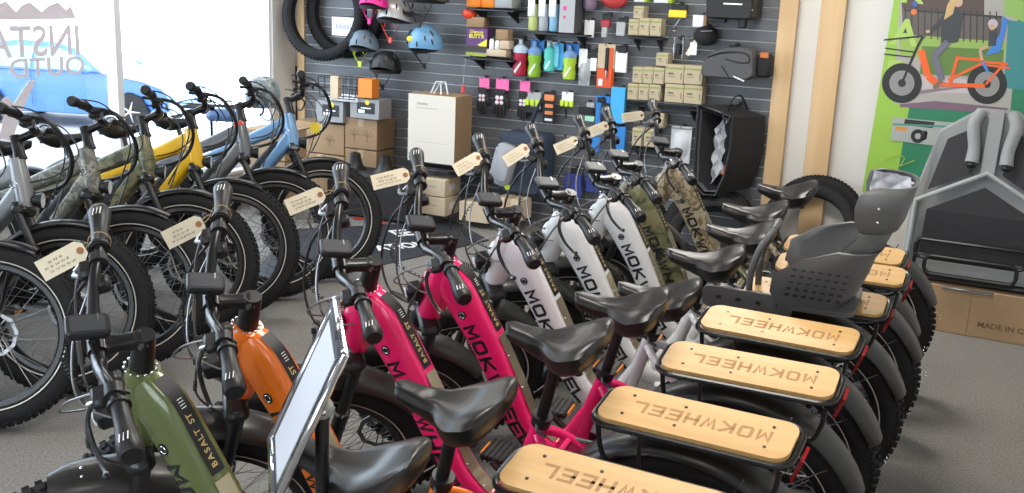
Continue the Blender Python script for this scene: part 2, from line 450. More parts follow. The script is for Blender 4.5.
# ---------------------------------------------------------------- cargo bike (the long row)
HEAD = (.354, 0, .958)
AX_R = Vector((-.526, 0, WR)); AX_F = Vector((.640, 0, WR))
STEER = {'handlebar', 'grip', 'brake_lever', 'display', 'stem', 'steerer_spacer', 'fork', 'front_fender', 'front_wheel', 'headlight', 'brake_cable', 'cable_loop', 'cable_tie', 'front_cable', 'bell', 'power_cable', 'shifter'}
def frame_path(t):
    P = [(.352, .925), (.312, .88), (.271, .81), (.217, .70), (.165, .57), (.120, .45), (.04, .37), (-.06, .345)]
    k = len(P)-1; q = min(int(t*k), k-1); f = t*k-q
    a, b, c, d = P[max(q-1, 0)], P[q], P[q+1], P[min(q+2, k)]
    return Vector([.5*((2*b[i])+(c[i]-a[i])*f+(2*a[i]-5*b[i]+4*c[i]-d[i])*f*f+(3*b[i]-a[i]-3*c[i]+d[i])*f**3) for i in (0, 1)])
def frame_dims(t):
    h = [.056, .068, .060, .053, .051, .050, .046, .034]; w = [.034, .041, .045, .047, .047, .046, .042, .034]
    k = 7; q = min(int(t*k), k-1); f = t*k-q
    return h[q]+(h[q+1]-h[q])*f, w[q]+(w[q+1]-w[q])*f
def frame_pt(t, side, upn):
    # a point on the down tube: side -1..1 across, upn -1..1 along the in-plane normal
    p = frame_path(t); e = .004; dd = (frame_path(min(1, t+e))-frame_path(max(0, t-e))); dd.normalize()
    nn = Vector((-(-dd.y), -dd.x)) if False else Vector((dd.y, -dd.x))
    h, w = frame_dims(t)
    return Vector((p.x+nn.x*h*upn, side*w, p.y+nn.y*h*upn)), Vector((dd.x, 0, dd.y)), Vector((nn.x, 0, nn.y))
def cargo_frame(root, paintm):
    mb = MB().use(paintm); rings = []
    for i in range(29):
        t = i/28; ring_ = []
        sq = rrect(2, 2, .78, 6)
        for a, b in sq: ring_.append(frame_pt(t, a, b)[0])
        rings.append(ring_)
    mb.loft(rings)
    mb.tube([(.338, 0, .968), (.352, 0, .945), (.378, 0, .88), (.408, 0, .80), (.420, 0, .772)], [.032, .038, .043, .042, .036], 20)
    mb.ell((.392, 0, .868), (.044, .040, .06), 16, 10)
    # seat tube, stays, bridge
    mb.tube([(-.155, 0, .690), (-.128, 0, .62), (-.075, 0, .48), (-.035, 0, .36)], [.0215, .022, .026, .034], 16)
    mb.tube([(-.125, 0, .60), (-.05, 0, .46), (.0, 0, .38)], [.014, .03, .03], 12)
    for s in (-1, 1):
        mb.curve([(-.145, s*.015, .640), (-.20, s*.055, .60), (-.36, s*.072, .485), (-.51, s*.078, .375)], [.014, .013, .012, .011], 10, 4)
        mb.curve([(-.02, s*.03, .33), (-.12, s*.062, .335), (-.34, s*.074, .345), (-.53, s*.080, .356)], [.018, .014, .013, .012], 10, 4)
        mb.box((-.532, s*.080, .36), (.05, .008, .045))
    mb.tube([(-.20, -.055, .60), (-.20, .055, .60)], .009, 8)
    f = mb.build('frame', None, root, 50)
    return f
def strip(t0, t1, w0, w1, m, name, parent, lift=.0012, off=0.):
    mb = MB().use(m); g = []
    for i in range(13):
        t = t0+(t1-t0)*i/12; h, w = frame_dims(t); row = []
        for y in (w0, w1):
            p, d, n = frame_pt(t, 0, 1); row.append(p+n*lift+Vector((0, y, 0)))
        g.append(row)
    mb.grid(g, None)
    gg = [[p-Vector((0, 0, 0)) for p in r_] for r_ in g]
    return mb.build(name, None, parent, 50)
def cargo_bike():
    root = empty('cargo_bike', (0, 0, 0))
    f = cargo_frame(root, M['orange'])
    # lettering down the left and right faces of the tube
    for s in (1, -1):
        mb = MB().use(M['ink'])
        body = 'MOKWHEEL'; ts = [.350+.0600*i for i in range(8)]
        for ch, t in zip(body, ts):
            p, d, n = frame_pt(t, s, -.08)
            x = d if s > 0 else -d
            p2 = frame_pt(t if s > 0 else .350+.0600*7-(t-.350), s, -.08)
            p, d, n = p2; x = d if s > 0 else -d
            mx = basis(p+Vector((0, s*.0006, 0)), x, n if s > 0 else n)
            glyph(mb, ch, .046, .046, .0105, mx, .0005)
        l = mb.build('lettering', None, f, 0)
        b = MB().use(M['ink']); p, d, n = frame_pt(.275, s, -.10)
        b.cyl(p, p+Vector((0, s*.002, 0)), .0135, n=18); b.use(M['silver'])
        b.tube([p+Vector((.0085*math.cos(a*PI/8), s*.0022, .0085*math.sin(a*PI/8))) for a in range(16)], .0009, 4, closed=True)
        b.build('head_badge', None, f)
    strip(.05, .385, -.017, .017, M['ink'], 'model_strip', f, .0015)
    mb = MB().use(M['gold'])
    for i, ch in enumerate('BASALT ST'):
        t = .365-.0185*i; p, d, n = frame_pt(t, 0, 1); mb.text(ch, .019, basis(p+n*.0022, -d, n.cross(-d)), .0003, .0003, 1.1)
    for k in range(4): p, d, n = frame_pt(0.150+.011*k, 0, 1); mb.use(M['white']).box((0, 0, 0), (.0015, .012, .0006), basis(p+n*.0024, d, (0, 1, 0)))
    mb.build('model_lettering', None, f, 0)
    strip(.40, .86, -.020, .020, M_('clear gold cover', (.46, .40, .27), .18, metal=.7), 'cover_plate', f, .0020)
    b = MB().use(M['silver'])
    for t in (.47, .58, .70, .82): p, d, n = frame_pt(t, 0, 1); b.ell(p+n*.003+Vector((0, .014, 0)), (.003, .003, .003), 8, 5)
    b.build('bolts', None, f)
    # seat post, clamp, saddle
    MB().use(M['satin']).tube([(-.133, 0, .63), (-.205, 0, .865)], .0150, 16).build('seat_post', None, root)
    mb = MB().use(M['black']); mb.cyl((-.146, 0, .668), (-.156, 0, .697), .026, n=16); mb.tube([(-.15, .025, .68), (-.16, .045, .678), (-.185, .045, .668)], .005, 7); mb.build('seat_clamp', None, root)
    saddle(root, (-.060, .905), (-.326, .912))
    # rack with bamboo deck
    rk = MB().use(M['satin'])
    loop = [(-.5585+x, y, .7745) for x, y in rrect(.476, .166, .046, 6)]
    rk.tube(loop, .0075, 8, closed=True)
    for x in (-.43, -.68): rk.tube([(x, -.082, .7685), (x, .082, .7685)], .006, 7)
    for s in (-1, 1):
        rk.curve([(-.345, s*.078, .77), (-.355, s*.086, .70), (-.40, s*.090, .655), (-.57, s*.092, .650), (-.73, s*.090, .66), (-.765, s*.086, .70), (-.775, s*.078, .76)], .0065, 7, 4)
        rk.tube([(-.52, s*.092, .650), (-.53, s*.092, .37)], .007, 7); rk.tube([(-.68, s*.092, .655), (-.54, s*.092, .37)], .006, 7)
        rk.tube([(-.37, s*.088, .68), (-.29, s*.075, .59), (-.21, s*.058, .60)], .006, 7)
        rk.tube([(-.45, s*.091, .652), (-.45, s*.080, .77)], .005, 7)
    r_ = rk.build('rear_rack', None, root)
    dk = MB().use(M['deckwood']).prism([(-.5585+x, y) for x, y in rrect(.456, .148, .037, 6)], .777, .789).build('wooden_deck', None, r_)
    mb = MB().use(M['burn']); [glyph(mb, ch, .034, .044, .0080, basis((-.718+.0425*i, 0, .7892), (1, 0, 0), (0, 1, 0)), .0003) for i, ch in enumerate('MOKWHEEL')]
    mb.build('deck_lettering', None, r_, 0); mb = MB()
    for x in (-.39, -.52, -.73):
        for y in (-.040, .040): mb.use(M['fender']).cyl((x, y, .7885), (x, y, .7905), .0042, n=8)
    mb.build('deck_screws', None, r_, 0)
    mb = MB().use(M['red']); mb.prism([(-.030, .034), (.030, .034), (.024, -.036), (-.024, -.036)], -.004, .004, basis((-.800, 0, .733), (0, 1, 0), (-.35, 0, 1))); mb.build('rear_reflector', None, root)
    mudguard(AX_R, 162, 38, name='rear_fender', root=root)
    # stays of the rear fender
    mb = MB().use(M['silver'])
    for s in (-1, 1): mb.tube([(-.54, s*.085, .38), (-.79, s*.058, .56)], .0022, 5); mb.tube([(-.54, s*.085, .39), (-.69, s*.06, .70)], .0022, 5)
    mb.build('fender_stay', None, root)
    w = put_wheel(root, 'rear_wheel', AX_R, .055, .06)
    mb = MB().use(M['steel'])
    for k, (rr, yy) in enumerate(((.055, -.046), (.047, -.051), (.039, -.056), (.031, -.061))): mb.cyl(AX_R+Vector((0, yy, 0)), AX_R+Vector((0, yy-.002, 0)), rr, n=26)
    mb.build('cassette', None, w)
    # crank, pedals, kickstand
    mb = MB().use(M['satin']); BB = Vector((-.05, 0, .330)); mb.cyl(BB+Vector((0, -.065, 0)), BB+Vector((0, .065, 0)), .02, n=14)
    mb.lathe([(.085, -.066), (.085, -.070), (.03, -.070)], BB, (0, 1, 0), 32)
    mb.tube([BB+Vector((0, -.078, 0)), BB+Vector((.115, -.085, .10))], [.013, .010], 9); mb.tube([BB+Vector((0, .078, 0)), BB+Vector((-.115, .085, -.10))], [.013, .010], 9)
    mb.build('crank', None, root)
    for s, p in ((-1, Vector((.115, -.13, .10))), (1, Vector((-.115, .13, -.10)))):
        q = BB+p; mb = MB().use(M['black']); mb.rbox(q, (.085, .085, .018), .004)
        for i in range(5): mb.box(q+Vector((-.034+.017*i, 0, 0)), (.003, .088, .024))
        pd = mb.build('pedal', None, root); a = MB().use(M['amber'])
        for e in (-1, 1): a.rbox(q+Vector((e*.045, 0, 0)), (.006, .055, .015), .002)
        a.build('pedal_reflector', None, pd)
    mb = MB().use(M['satin']); mb.tube([(-.36, .085, .33), (-.37, .13, .24), (-.385, .200, .056)], [.011, .010, .009], 9); mb.rbox((-.39, .206, .050), (.05, .03, .012), .004); mb.build('kickstand', None, root)
    mb = MB().use(M['steel']); 
    mb.curve([(-.05, -.068, .415), (-.27, -.062, .410), (-.526, -.056, .402)], .0022, 4, 4); mb.curve([(-.05, -.068, .245), (-.27, -.062, .27), (-.526, -.056, .30)], .0022, 4, 4); mb.build('chain', None, root)
    # steered parts
    put_wheel(root, 'front_wheel', AX_F)
    mudguard(AX_F, 90, 160, name='front_fender', root=root)
    mb = MB().use(M['satin'])
    for s in (-1, 1):
        mb.tube([(.43, s*.072, .755), (.535, s*.072, .53)], .0165, 14)
        mb.tube([(.50, s*.072, .60), (.62, s*.072, .345)], [.0215, .0195], 14); mb.box((.632, s*.070, WR), (.035, .012, .03))
    mb.rbox((.432, 0, .765), (.06, .185, .036), .012)
    mb.tube([(.538, -.072, .56), (.56, -.068, .58), (.565, 0, .60), (.56, .068, .58), (.538, .072, .56)], .012, 8) if False else None
    mb.use(M['silver'])
    for s in (-1, 1): mb.tube([(.4995, s*.072, .606), (.505, s*.072, .594)], .0218, 12)
    fk = mb.build('fork', None, root)
    mb = MB().use(M['satin']); mb.tube([(.353, 0, .957), (.339, 0, .990), (.319, 0, 1.035)], [.028, .024, .022], 18); sp = mb.build('steerer_spacer', None, root)
    mb = MB().use(M['chrome'])
    for i in range(14): a = 2*PI*i/14; mb.ell((.3505+.0292*math.cos(a), .0292*math.sin(a), .970+.0115*math.cos(a)), (.0042, .0042, .0042), 6, 5)
    mb.build('spacer_dots', None, sp)
    mb = MB().use(M['satin'])
    mb.cyl((.326, 0, 1.016), (.3135, 0, 1.050), .0215, n=18)
    mb.loft([[Vector((.318, 0, 1.036))+Vector((0, a*.019, b*.017)) for a, b in rrect(2, 2, .5, 3)], [Vector((.362, 0, 1.048))+Vector((0, a*.015, b*.014)) for a, b in rrect(2, 2, .5, 3)], [Vector((.398, 0, 1.062))+Vector((0, a*.022, b*.016)) for a, b in rrect(2, 2, .5, 3)]])
    mb.cyl((.402, -.024, 1.062), (.402, .024, 1.062), .0205, n=16)
    mb.use(M['steel'])
    for s in (-1, 1): mb.cyl((.323, s*.0186, 1.037), (.323, s*.021, 1.037), .0105, n=12)
    mb.build('stem', None, root)
    mb = MB().use(M['satin']); pts = [(.349, -.348, 1.116), (.360, -.22, 1.116), (.378, -.15, 1.110), (.396, -.09, 1.083), (.402, -.045, 1.063), (.402, .045, 1.063), (.396, .09, 1.083), (.378, .15, 1.110), (.360, .22, 1.116), (.349, .348, 1.116)]
    mb.curve(pts, [.0112]*3+[.0125, .0155, .0155, .0125]+[.0112]*3, 12, 4); mb.build('handlebar', None, root)
    for s in (-1, 1): grip_obj(s, root); lever_obj(s, root, (.366, .188, 1.113))
    mb = MB().use(M['black']); dm = basis((.400, 0, 1.118), (0, -1, 0), (.93, 0, .36)); mb.loft([[dm @ Vector((x, y, h)) for x, y in rrect(w_, h_, .010, 4)] for w_, h_, h in ((.052, .076, -.011), (.058, .082, -.006), (.058, .082, .004), (.052, .076, .009))])
    mb.tube([(.402, -.03, 1.066), (.398, -.03, 1.105)], .008, 7); mb.tube([(.402, .03, 1.066), (.398, .03, 1.105)], .008, 7)
    d = mb.build('display', None, root)
    mb = MB().use(M['screen']); mb.prism(rrect(.044, .064, .006, 3), .0088, .0098, dm); mb.use(M['silver']).box((0.016, -.020, .0100), (.018, .003, .0006), dm); mb.build('screen', None, d)
    mb = MB().use(M['black']); mb.rbox((.455, 0, .87), (.05, .05, .05), .008); mb.use(M['paper']).cyl((.478, 0, .87), (.484, 0, .87), .018, n=16); mb.use(M['black']).rbox((.437, 0, .835), (.03, .03, .05), .006); mb.build('headlight', None, root)
    # cables: brake hoses, gear and power cables looping ahead of the bars
    for s in (-1, 1):
        mb = MB().use(M_('hose sheath', (.10, .10, .105), .3, metal=.3)); mb.curve([(.398, s*.195, 1.113), (.435, s*.175, 1.06), (.468, s*.14, .97), (.490, s*.095, .88), (.482, s*.065, .80), (.455, s*.06, .75)], .0030, 6, 6); mb.tube([(.470, s*.137, .965), (.484, s*.115, .92)], .0048, 7)
        mb.use(M['silver']); mb.tube([(.400, s*.195, 1.113), (.418, s*.188, 1.104)], .005, 8)
        mb.build('brake_cable', None, root)
    mb = MB().use(M['black']); mb.curve([(.385, -.165, 1.105), (.47, -.20, 1.0), (.525, -.185, .87), (.52, -.11, .79), (.45, -.01, .80), (.40, .04, .84)], .0038, 7, 6)
    P = []
    for i in range(81):
        t = i/80; b = Vector((.52, -.11, .79)).lerp(Vector((.43, .0, .805)), t); a = t*2*PI*16; P.append(b+Vector((.0, 0, .0065*math.cos(a)))+Vector((.005*math.sin(a), .004*math.sin(a), 0)))
    mb.tube(P, .0016, 4); mb.build('cable_loop', None, root)
    mb = MB().use(M['steel'])
    mb.curve([(.40, .15, 1.09), (.47, .12, 1.06), (.51, .06, .98), (.47, 0, .90), (.42, -.02, .88)], .0024, 5, 6)
    mb.curve([(.40, -.13, 1.09), (.46, -.06, 1.03), (.48, .03, .97), (.44, .05, .91), (.40, .04, .88)], .0024, 5, 6)
    mb.build('front_cable', None, root)
    mb = MB().use(M['black'])
    P = []
    for i in range(97):
        t = i/96; b = Vector((.405+.09*math.sin(PI*t), -.10+.10*t, 1.07-.17*t)); a = t*2*PI*24; P.append(b+Vector((.005*math.cos(a), .005*math.sin(a), 0)))
    mb.tube(P, .0018, 4); mb.build('power_cable', None, root)
    mb = MB().use(M['black']); mb.rbox((.375, .145, 1.098), (.035, .03, .03), .006); mb.use(M['silver']).box((.39, .145, 1.104), (.006, .02, .012)); mb.use(M['black']); mb.tube([(.372, .15, 1.085), (.352, .155, 1.065)], .005, 6); mb.build('shifter', None, root)
    return root
def saddle(root, nose, tail, name='saddle', m=None, w=.112):
    # comfort saddle: narrow nose, wide round rear with a lip line, rails below
    (nx, nz), (tx, tz) = nose, tail; mb = MB().use(m or M['saddle']); rings = []; K = 22
    for i in range(K+1):
        t = i/K; x = nx+(tx-nx)*t
        if t < .45: hw = .027+(.046-.027)*(t/.45)**1.6
        else: u = (t-.45)/.55; hw = .046+(w-.046)*(1-(1-min(1, u*1.45))**2) if u < .69 else w*math.sqrt(max(.02, 1-((u-.69)/.315)**2.6))
        if t < .06: hw *= math.sqrt(max(.05, 1-((.06-t)/.06)**2))
        zc = nz+(tz-nz)*t-.014*math.sin(PI*min(1, t*1.25))+.018*max(0, (t-.7)/.3)
        th = .030+.042*min(1, max(0, (t-.1)/.5)); 
        if t < .06: th *= .6+.4*t/.06
        e = 1.0 if t < .80 else max(.30, 1-((t-.80)/.20)**2*.7); r_ = []
        for j in range(20):
            a = 2*PI*j/20; ca, sa = math.cos(a), math.sin(a)
            y = hw*math.copysign(abs(ca)**.75, ca); z = (.016 if sa > 0 else th*e)*math.copysign(abs(sa)**.8, sa)
            if sa > 0: z += -.010*math.exp(-(y/(hw*.25+.004))**2)*(.3 if t < .3 else 1)-.006*(abs(y)/max(hw, .001))**3
            r_.append(Vector((x, y, zc+z)))
        rings.append(r_)
    mb.loft(rings); s = mb.build(name, None, root, 60)
    g = MB().use(M['steel']); cx = (nx*.35+tx*.65)
    for q in (-1, 1): g.curve([(nx*.8+tx*.2, q*.012, (nz+tz)/2-.035), (cx+.04, q*.022, (nz+tz)/2-.055), (cx-.03, q*.022, (nz+tz)/2-.055), (tx*.9+nx*.1, q*.04, (nz+tz)/2-.03)], .0035, 6, 4)
    g.use(M['black']).rbox((cx, 0, (nz+tz)/2-.055), (.04, .05, .03), .006)
    for q in (-1, 1): g.cyl((tx+.05, q*.05, tz-.03), (tx+.05, q*.05, tz-.065), .011, n=10)
    g.build('saddle_rails', None, s)
    return s
def pose(root, x, y, yaw, lean, th, head, lift=0.):
    root.location = (x, y, lift); root.rotation_euler = (lean, 0, yaw)
    mx = steer_mx(th, head)
    for k in kids(root):
        if k.name.split('.')[0] in STEER: k.matrix_local = mx.copy()
ROW = [(-.3329, 2.0062, 2.5893, .9479), (-.1934, 2.3204, 2.6523, .7659), (.0319, 2.6816, 2.6537, .7597), (.2112, 3.0313, 2.7049, .7293), (.3977, 3.4161, 2.6551, .792),
       (.5861, 3.7761, 2.7062, .7785), (.7816, 4.1529, 2.7119, .7635), (.9115, 4.4915, 2.6552, .7556), (1.1487, 4.9348, 2.6497, .683)]
SADDLE_DZ = [0, 0, .03, .012, -.07, -.035, -.022, 0, .015]
CLR = ['green', 'orange', 'pink', 'pink', 'pearl', 'pearl', 'pearl', 'olivecamo', 'desertcamo']
LBL = ['olive green step-through cargo bike, nearest of its row, cut by the lower left edge',
       'orange step-through cargo bike between the olive green one and the pink ones',
       'hot pink cargo bike standing next to the orange bike',
       'hot pink cargo bike standing next to the first white bike',
       'pearl white cargo bike standing next to a pink bike',
       'pearl white cargo bike in the middle of the three white bikes',
       'pearl white cargo bike standing next to the olive camouflage bike',
       'olive camouflage cargo bike behind the three white bikes',
       'sandy desert camouflage cargo bike, farthest of its row by the slatwall']
proto = cargo_bike(); ROWB = []
for i, (x, y, yaw, th) in enumerate(ROW):
    o = copy_tree(proto) if i else proto; ROWB.append(o)
for i, (x, y, yaw, th) in enumerate(ROW):
    o = ROWB[i]; tag(o, LBL[i], 'bicycle', 'cargo bikes parked in a row')
    pose(o, x, y, yaw, -.2256, th, HEAD, .006)
    for k in kids(o):
        if k.name.startswith('saddle') or k.name.startswith('seat_post'): k.location = (-.3*SADDLE_DZ[i], 0, SADDLE_DZ[i])
        if k.name.startswith('frame'):
            paint(k, M['orange'], M[CLR[i]]); tag(k, CLR[i].replace('pearl', 'pearl white').replace('camo', ' camouflage')+' frame')
for k in kids(ROWB[8]):                                  # the farthest bike carries no rack
    if k.name.split('.')[0] in ('rear_rack', 'rear_reflector'):
        for g in kids(k): bpy.data.objects.remove(g)
        bpy.data.objects.remove(k)
bpy.context.view_layer.update()
def bike_pt(o, p, th=None):
    q = Vector(p)
    if th is not None: q = steer_mx(th, HEAD) @ q
    return o.matrix_world @ q
# ---------------------------------------------------------------- commuter e-bikes (the row by the window)
LH = (.385, 0, .962); LF = Vector((.62, 0, WR)); LR = Vector((-.50, 0, WR))
STEER2 = STEER
def box_tube(mb, pts, hs, ws, r=.55, n=4):
    # tube of rounded-rectangular section lying in the bike's middle plane
    P = [Vector(p) for p in pts]; rings = []
    for i, p in enumerate(P):
        d = (P[min(i+1, len(P)-1)]-P[max(i-1, 0)]).normalized(); n_ = Vector((-d.z, 0, d.x))
        rings.append([p+Vector((0, a*ws[i], 0))+n_*(b*hs[i]) for a, b in rrect(2, 2, r, n)])
    mb.loft(rings)
def commuter_bike():
    root = empty('commuter_bike', (0, 0, 0)); P = M['orange']
    mb = MB().use(P)
    mb.tube([(.378, 0, .970), (.388, 0, .925), (.410, 0, .84), (.425, 0, .765)], [.034, .036, .040, .037], 18)
    box_tube(mb, [(.390, 0, .915), (.31, 0, .875), (.127, 0, .79), (-.06, 0, .70), (-.20, 0, .625)], [.045, .040, .032, .028, .024], [.030, .033, .028, .024, .020])
    box_tube(mb, [(.40, 0, .83), (.33, 0, .735), (.20, 0, .575), (.08, 0, .43), (.0, 0, .335)], [.040, .036, .034, .036, .034], [.036, .038, .038, .036, .036])
    mb.tube([(-.250, 0, .73), (-.205, 0, .62), (-.10, 0, .46), (-.01, 0, .33)], [.020, .021, .021, .028], 14)
    for s in (-1, 1):
        mb.curve([(-.205, s*.018, .620), (-.29, s*.060, .545), (-.49, s*.072, .37)], [.012, .011, .010], 9, 4)
        mb.curve([(-.01, s*.035, .32), (-.18, s*.064, .335), (-.50, s*.074, .356)], [.017, .012, .011], 9, 4)
    mb.tube([(-.29, -.06, .545), (-.29, .06, .545)], .009, 8)
    f = mb.build('frame', None, root, 50)
    mb = MB().use(M['black']); box_tube(mb, [(.335, 0, .765), (.31, 0, .752), (.21, 0, .63), (.12, 0, .515), (.09, 0, .482)], [.026, .040, .044, .044, .028], [.028, .036, .038, .038, .030], .5)
    bt = mb.build('battery', None, f); bt.location = (.022, 0, .018)
    b = MB().use(M['silver'])
    b.tube([Vector((.39+.014*math.cos(a*PI/8), .0385, .86+.014*math.sin(a*PI/8))) for a in range(16)], .0016, 4, closed=True)
    b.tube([Vector((.39+.014*math.cos(a*PI/8), -.0385, .86+.014*math.sin(a*PI/8))) for a in range(16)], .0016, 4, closed=True)
    b.build('head_badge', None, f)
    MB().use(M['satin']).tube([(-.24, 0, .70), (-.300, 0, .865)], .0145, 14).build('seat_post', None, root)
    MB().use(M['black']).cyl((-.245, 0, .715), (-.256, 0, .745), .024, n=14).build('seat_clamp', None, root)
    saddle(root, (-.19, .905), (-.45, .912), w=.090)
    w = put_wheel(root, 'rear_wheel', LR, .05, .06)
    mb = MB().use(M['satin']); BB = Vector((-.01, 0, .325)); mb.cyl(BB+Vector((0, -.065, 0)), BB+Vector((0, .065, 0)), .032, n=14)
    mb.lathe([(.085, -.066), (.085, -.070), (.03, -.070)], BB, (0, 1, 0), 28)
    mb.tube([BB+Vector((0, -.078, 0)), BB+Vector((.13, -.085, -.10))], [.013, .010], 9); mb.tube([BB+Vector((0, .078, 0)), BB+Vector((-.13, .085, .10))], [.013, .010], 9)
    mb.build('crank', None, root)
    for s, p in ((-1, Vector((.13, -.13, -.10))), (1, Vector((-.13, .13, .10)))):
        q = BB+p; mb = MB().use(M['black']); mb.rbox(q, (.085, .085, .018), .004); pd = mb.build('pedal', None, root)
        a = MB().use(M['amber'])
        for e in (-1, 1): a.rbox(q+Vector((e*.045, 0, 0)), (.006, .055, .015), .002)
        a.build('pedal_reflector', None, pd)
    mb = MB().use(M['satin']); mb.tube([(-.30, .085, .33), (-.31, .12, .22), (-.32, .185, .046)], [.011, .010, .009], 9); mb.rbox((-.325, .19, .040), (.05, .03, .012), .004); mb.build('kickstand', None, root)
    mb = MB().use(M['steel']); mb.curve([(-.01, -.068, .41), (-.24, -.062, .41), (-.50, -.056, .402)], .0022, 4, 4); mb.curve([(-.01, -.068, .24), (-.24, -.062, .27), (-.50, -.056, .30)], .0022, 4, 4); mb.build('chain', None, root)
    mudguard(LR, 170, 30, name='rear_fender', root=root, w=.11, m=M['satin'], bolts=False)
    # steered
    put_wheel(root, 'front_wheel', LF); mudguard(LF, 66, 160, name='front_fender', root=root, w=.105, m=M['satin'], bolts=False)
    mb = MB().use(M['satin'])
    for s in (-1, 1):
        mb.tube([(.415, s*.070, .75), (.52, s*.070, .54)], .0165, 14); mb.tube([(.485, s*.070, .61), (.60, s*.070, .345)], [.0220, .0195], 14)
        mb.box((.612, s*.068, WR), (.035, .012, .03))
    mb.rbox((.422, 0, .752), (.06, .18, .040), .012)
    for s in (-1, 1): mb.use(M['red'] if s > 0 else M['satin']).cyl((.408, s*.070, .77), (.405, s*.070, .782), .014, n=12)
    mb.use(M['silver']); mb.build('fork', None, root)
    mb = MB().use(M['satin']); mb.tube([(.377, 0, .955), (.370, 0, .98), (.3575, 0, 1.03)], [.030, .024, .022], 18); mb.cyl((.361, 0, 1.01), (.346, 0, 1.055), .021, n=18)
    mb.tube([(.354, 0, 1.035), (.39, 0, 1.055), (.425, 0, 1.075)], [.019, .017, .020], 14); mb.cyl((.43, -.024, 1.078), (.43, .024, 1.078), .020, n=14); mb.build('stem', None, root)
    mb = MB().use(M['satin']); pts = [(.385, -.345, 1.118), (.408, -.225, 1.118), (.420, -.15, 1.112), (.428, -.085, 1.09), (.43, -.04, 1.078), (.43, .04, 1.078), (.428, .085, 1.09), (.420, .15, 1.112), (.408, .225, 1.118), (.385, .345, 1.118)]
    mb.curve(pts, [.0112]*3+[.0125, .0155, .0155, .0125]+[.0112]*3, 12, 4); mb.build('handlebar', None, root)
    for s in (-1, 1): grip_obj(s, root, (.408, .222, 1.118), (.383, .352, 1.118)); lever_obj(s, root, (.412, .185, 1.114))
    mb = MB().use(M['black']); dm = basis((.405, .085, 1.135), (0, -1, 0), (.80, 0, .60)); mb.loft([[dm @ Vector((x, y, h)) for x, y in rrect(w_, h_, .008, 3)] for w_, h_, h in ((.056, .042, -.008), (.060, .046, 0), (.056, .042, .007))])
    d = mb.build('display', None, root); MB().use(M['screen']).prism(rrect(.046, .032, .004, 3), .0068, .0078, dm).build('screen', None, d)
    mb = MB().use(M['black']); mb.lathe([(.012, -.03), (.026, -.01), (.033, .012), (.033, .02)], (.475, 0, .80), (1, 0, 0), 18); mb.use(M['paper']).lathe([(.030, .018), (.030, .022)], (.475, 0, .80), (1, 0, 0), 18)
    mb.use(M['black']).tube([(.44, 0, .77), (.46, 0, .79)], .008, 7); mb.build('headlight', None, root)
    mb = MB().use(M['black']); mb.curve([(.36, -.15, 1.12), (.52, -.17, 1.10), (.60, -.10, .98), (.56, 0, .87), (.44, .03, .82), (.37, .04, .83)], .0085, 8, 6); mb.build('cable_loop', None, root)
    mb = MB().use(M['black'])
    mb.curve([(.37, .15, 1.14), (.50, .14, 1.12), (.59, .06, 1.0), (.53, -.02, .90), (.43, -.03, .86)], .0035, 6, 6)
    mb.curve([(.35, .18, 1.15), (.46, .17, 1.13), (.54, .12, 1.0), (.53, .09, .85), (.50, .085, .72)], .0035, 6, 6)
    mb.curve([(.35, -.18, 1.15), (.48, -.19, 1.13), (.58, -.14, 1.0), (.55, -.09, .85), (.50, -.08, .72)], .0035, 6, 6)
    mb.build('front_cable', None, root)
    for k in kids(root):
        if k.name.split('.')[0] in ('stem', 'handlebar', 'grip', 'brake_lever', 'display', 'cable_loop', 'front_cable'):
            for q in [k]+kids(k): q.data.transform(Matrix.Translation((.018, 0, .010)))
    return root
LEFT = [(-2.61, 3.80, -.09, .28), (-2.4771, 4.1737, -.0891, .2752), (-2.3278, 4.5226, -.1093, .2454), (-2.2237, 4.9495, -.092, .3802), (-2.0922, 5.2807, -.0914, .301), (-1.9399, 5.6727, -.1055, .3263), (-1.7579, 6.0848, -.0895, .4304)]
LCL = ['slate', 'steelgrey', 'greycamo', 'olivecamo', 'yellow', 'slate', 'skyblue']
LLB = ['dark commuter e-bike cut by the left edge, only its front wheel in view', 'silver grey commuter e-bike by the shop window, nearest one with its handlebar in view',
       'grey camouflage commuter e-bike, between the silver grey one and the green camouflage one', 'green camouflage commuter e-bike standing left of the yellow one',
       'yellow commuter e-bike in the row by the shop window', 'dark slate commuter e-bike between the yellow and the light blue ones', 'light blue commuter e-bike nearest the cardboard boxes in the corner']
proto2 = commuter_bike(); LEFTB = [proto2]+[copy_tree(proto2) for _ in LEFT[1:]]
for i, (x, y, yaw, th) in enumerate(LEFT):
    o = LEFTB[i]; tag(o, LLB[i], 'bicycle', 'commuter e-bikes parked by the window'); pose(o, x, y, yaw, -.1851, th, LH, .006)
    for k in kids(o):
        if k.name.startswith('frame'): paint(k, M['orange'], M[LCL[i]])
# ---------------------------------------------------------------- the room
def struct(o): o['kind'] = 'structure'; return o
ceil_z = 3.0
ext_r, front = 4.3, 10.4
rm = basis(WO, WD, -WN, (0, 0, 1))                # wall-aligned frame: x right, y into the wall, z up
def rbase(name): return Matrix.Translation((0, 0, 0))
UL = -2.058
mb = MB().use(M['carpet']); mb.box(((UL+ext_r)/2, -front/2, -.05), (ext_r-UL+.4, front+.3, .1), rm); struct(mb.build('floor', None, None, 0))
mb = MB().use(M['ceilpaint']); mb.box(((UL+ext_r)/2, -front/2, ceil_z+.05), (ext_r-UL+.4, front+.3, .1), rm); struct(mb.build('ceiling', None, None, 0))
mb = MB().use(M['wallpaint']); mb.box(((UL+ext_r)/2, .09, ceil_z/2), (ext_r-UL+.4, .12, ceil_z), rm); wb = struct(mb.build('wall_back', None, None, 0))
mb = MB().use(M['wallpaint']); mb.box((ext_r+.06, -front/2, ceil_z/2), (.12, front, ceil_z), rm); struct(mb.build('wall_right', None, None, 0))
mb = MB().use(M['wallpaint'])
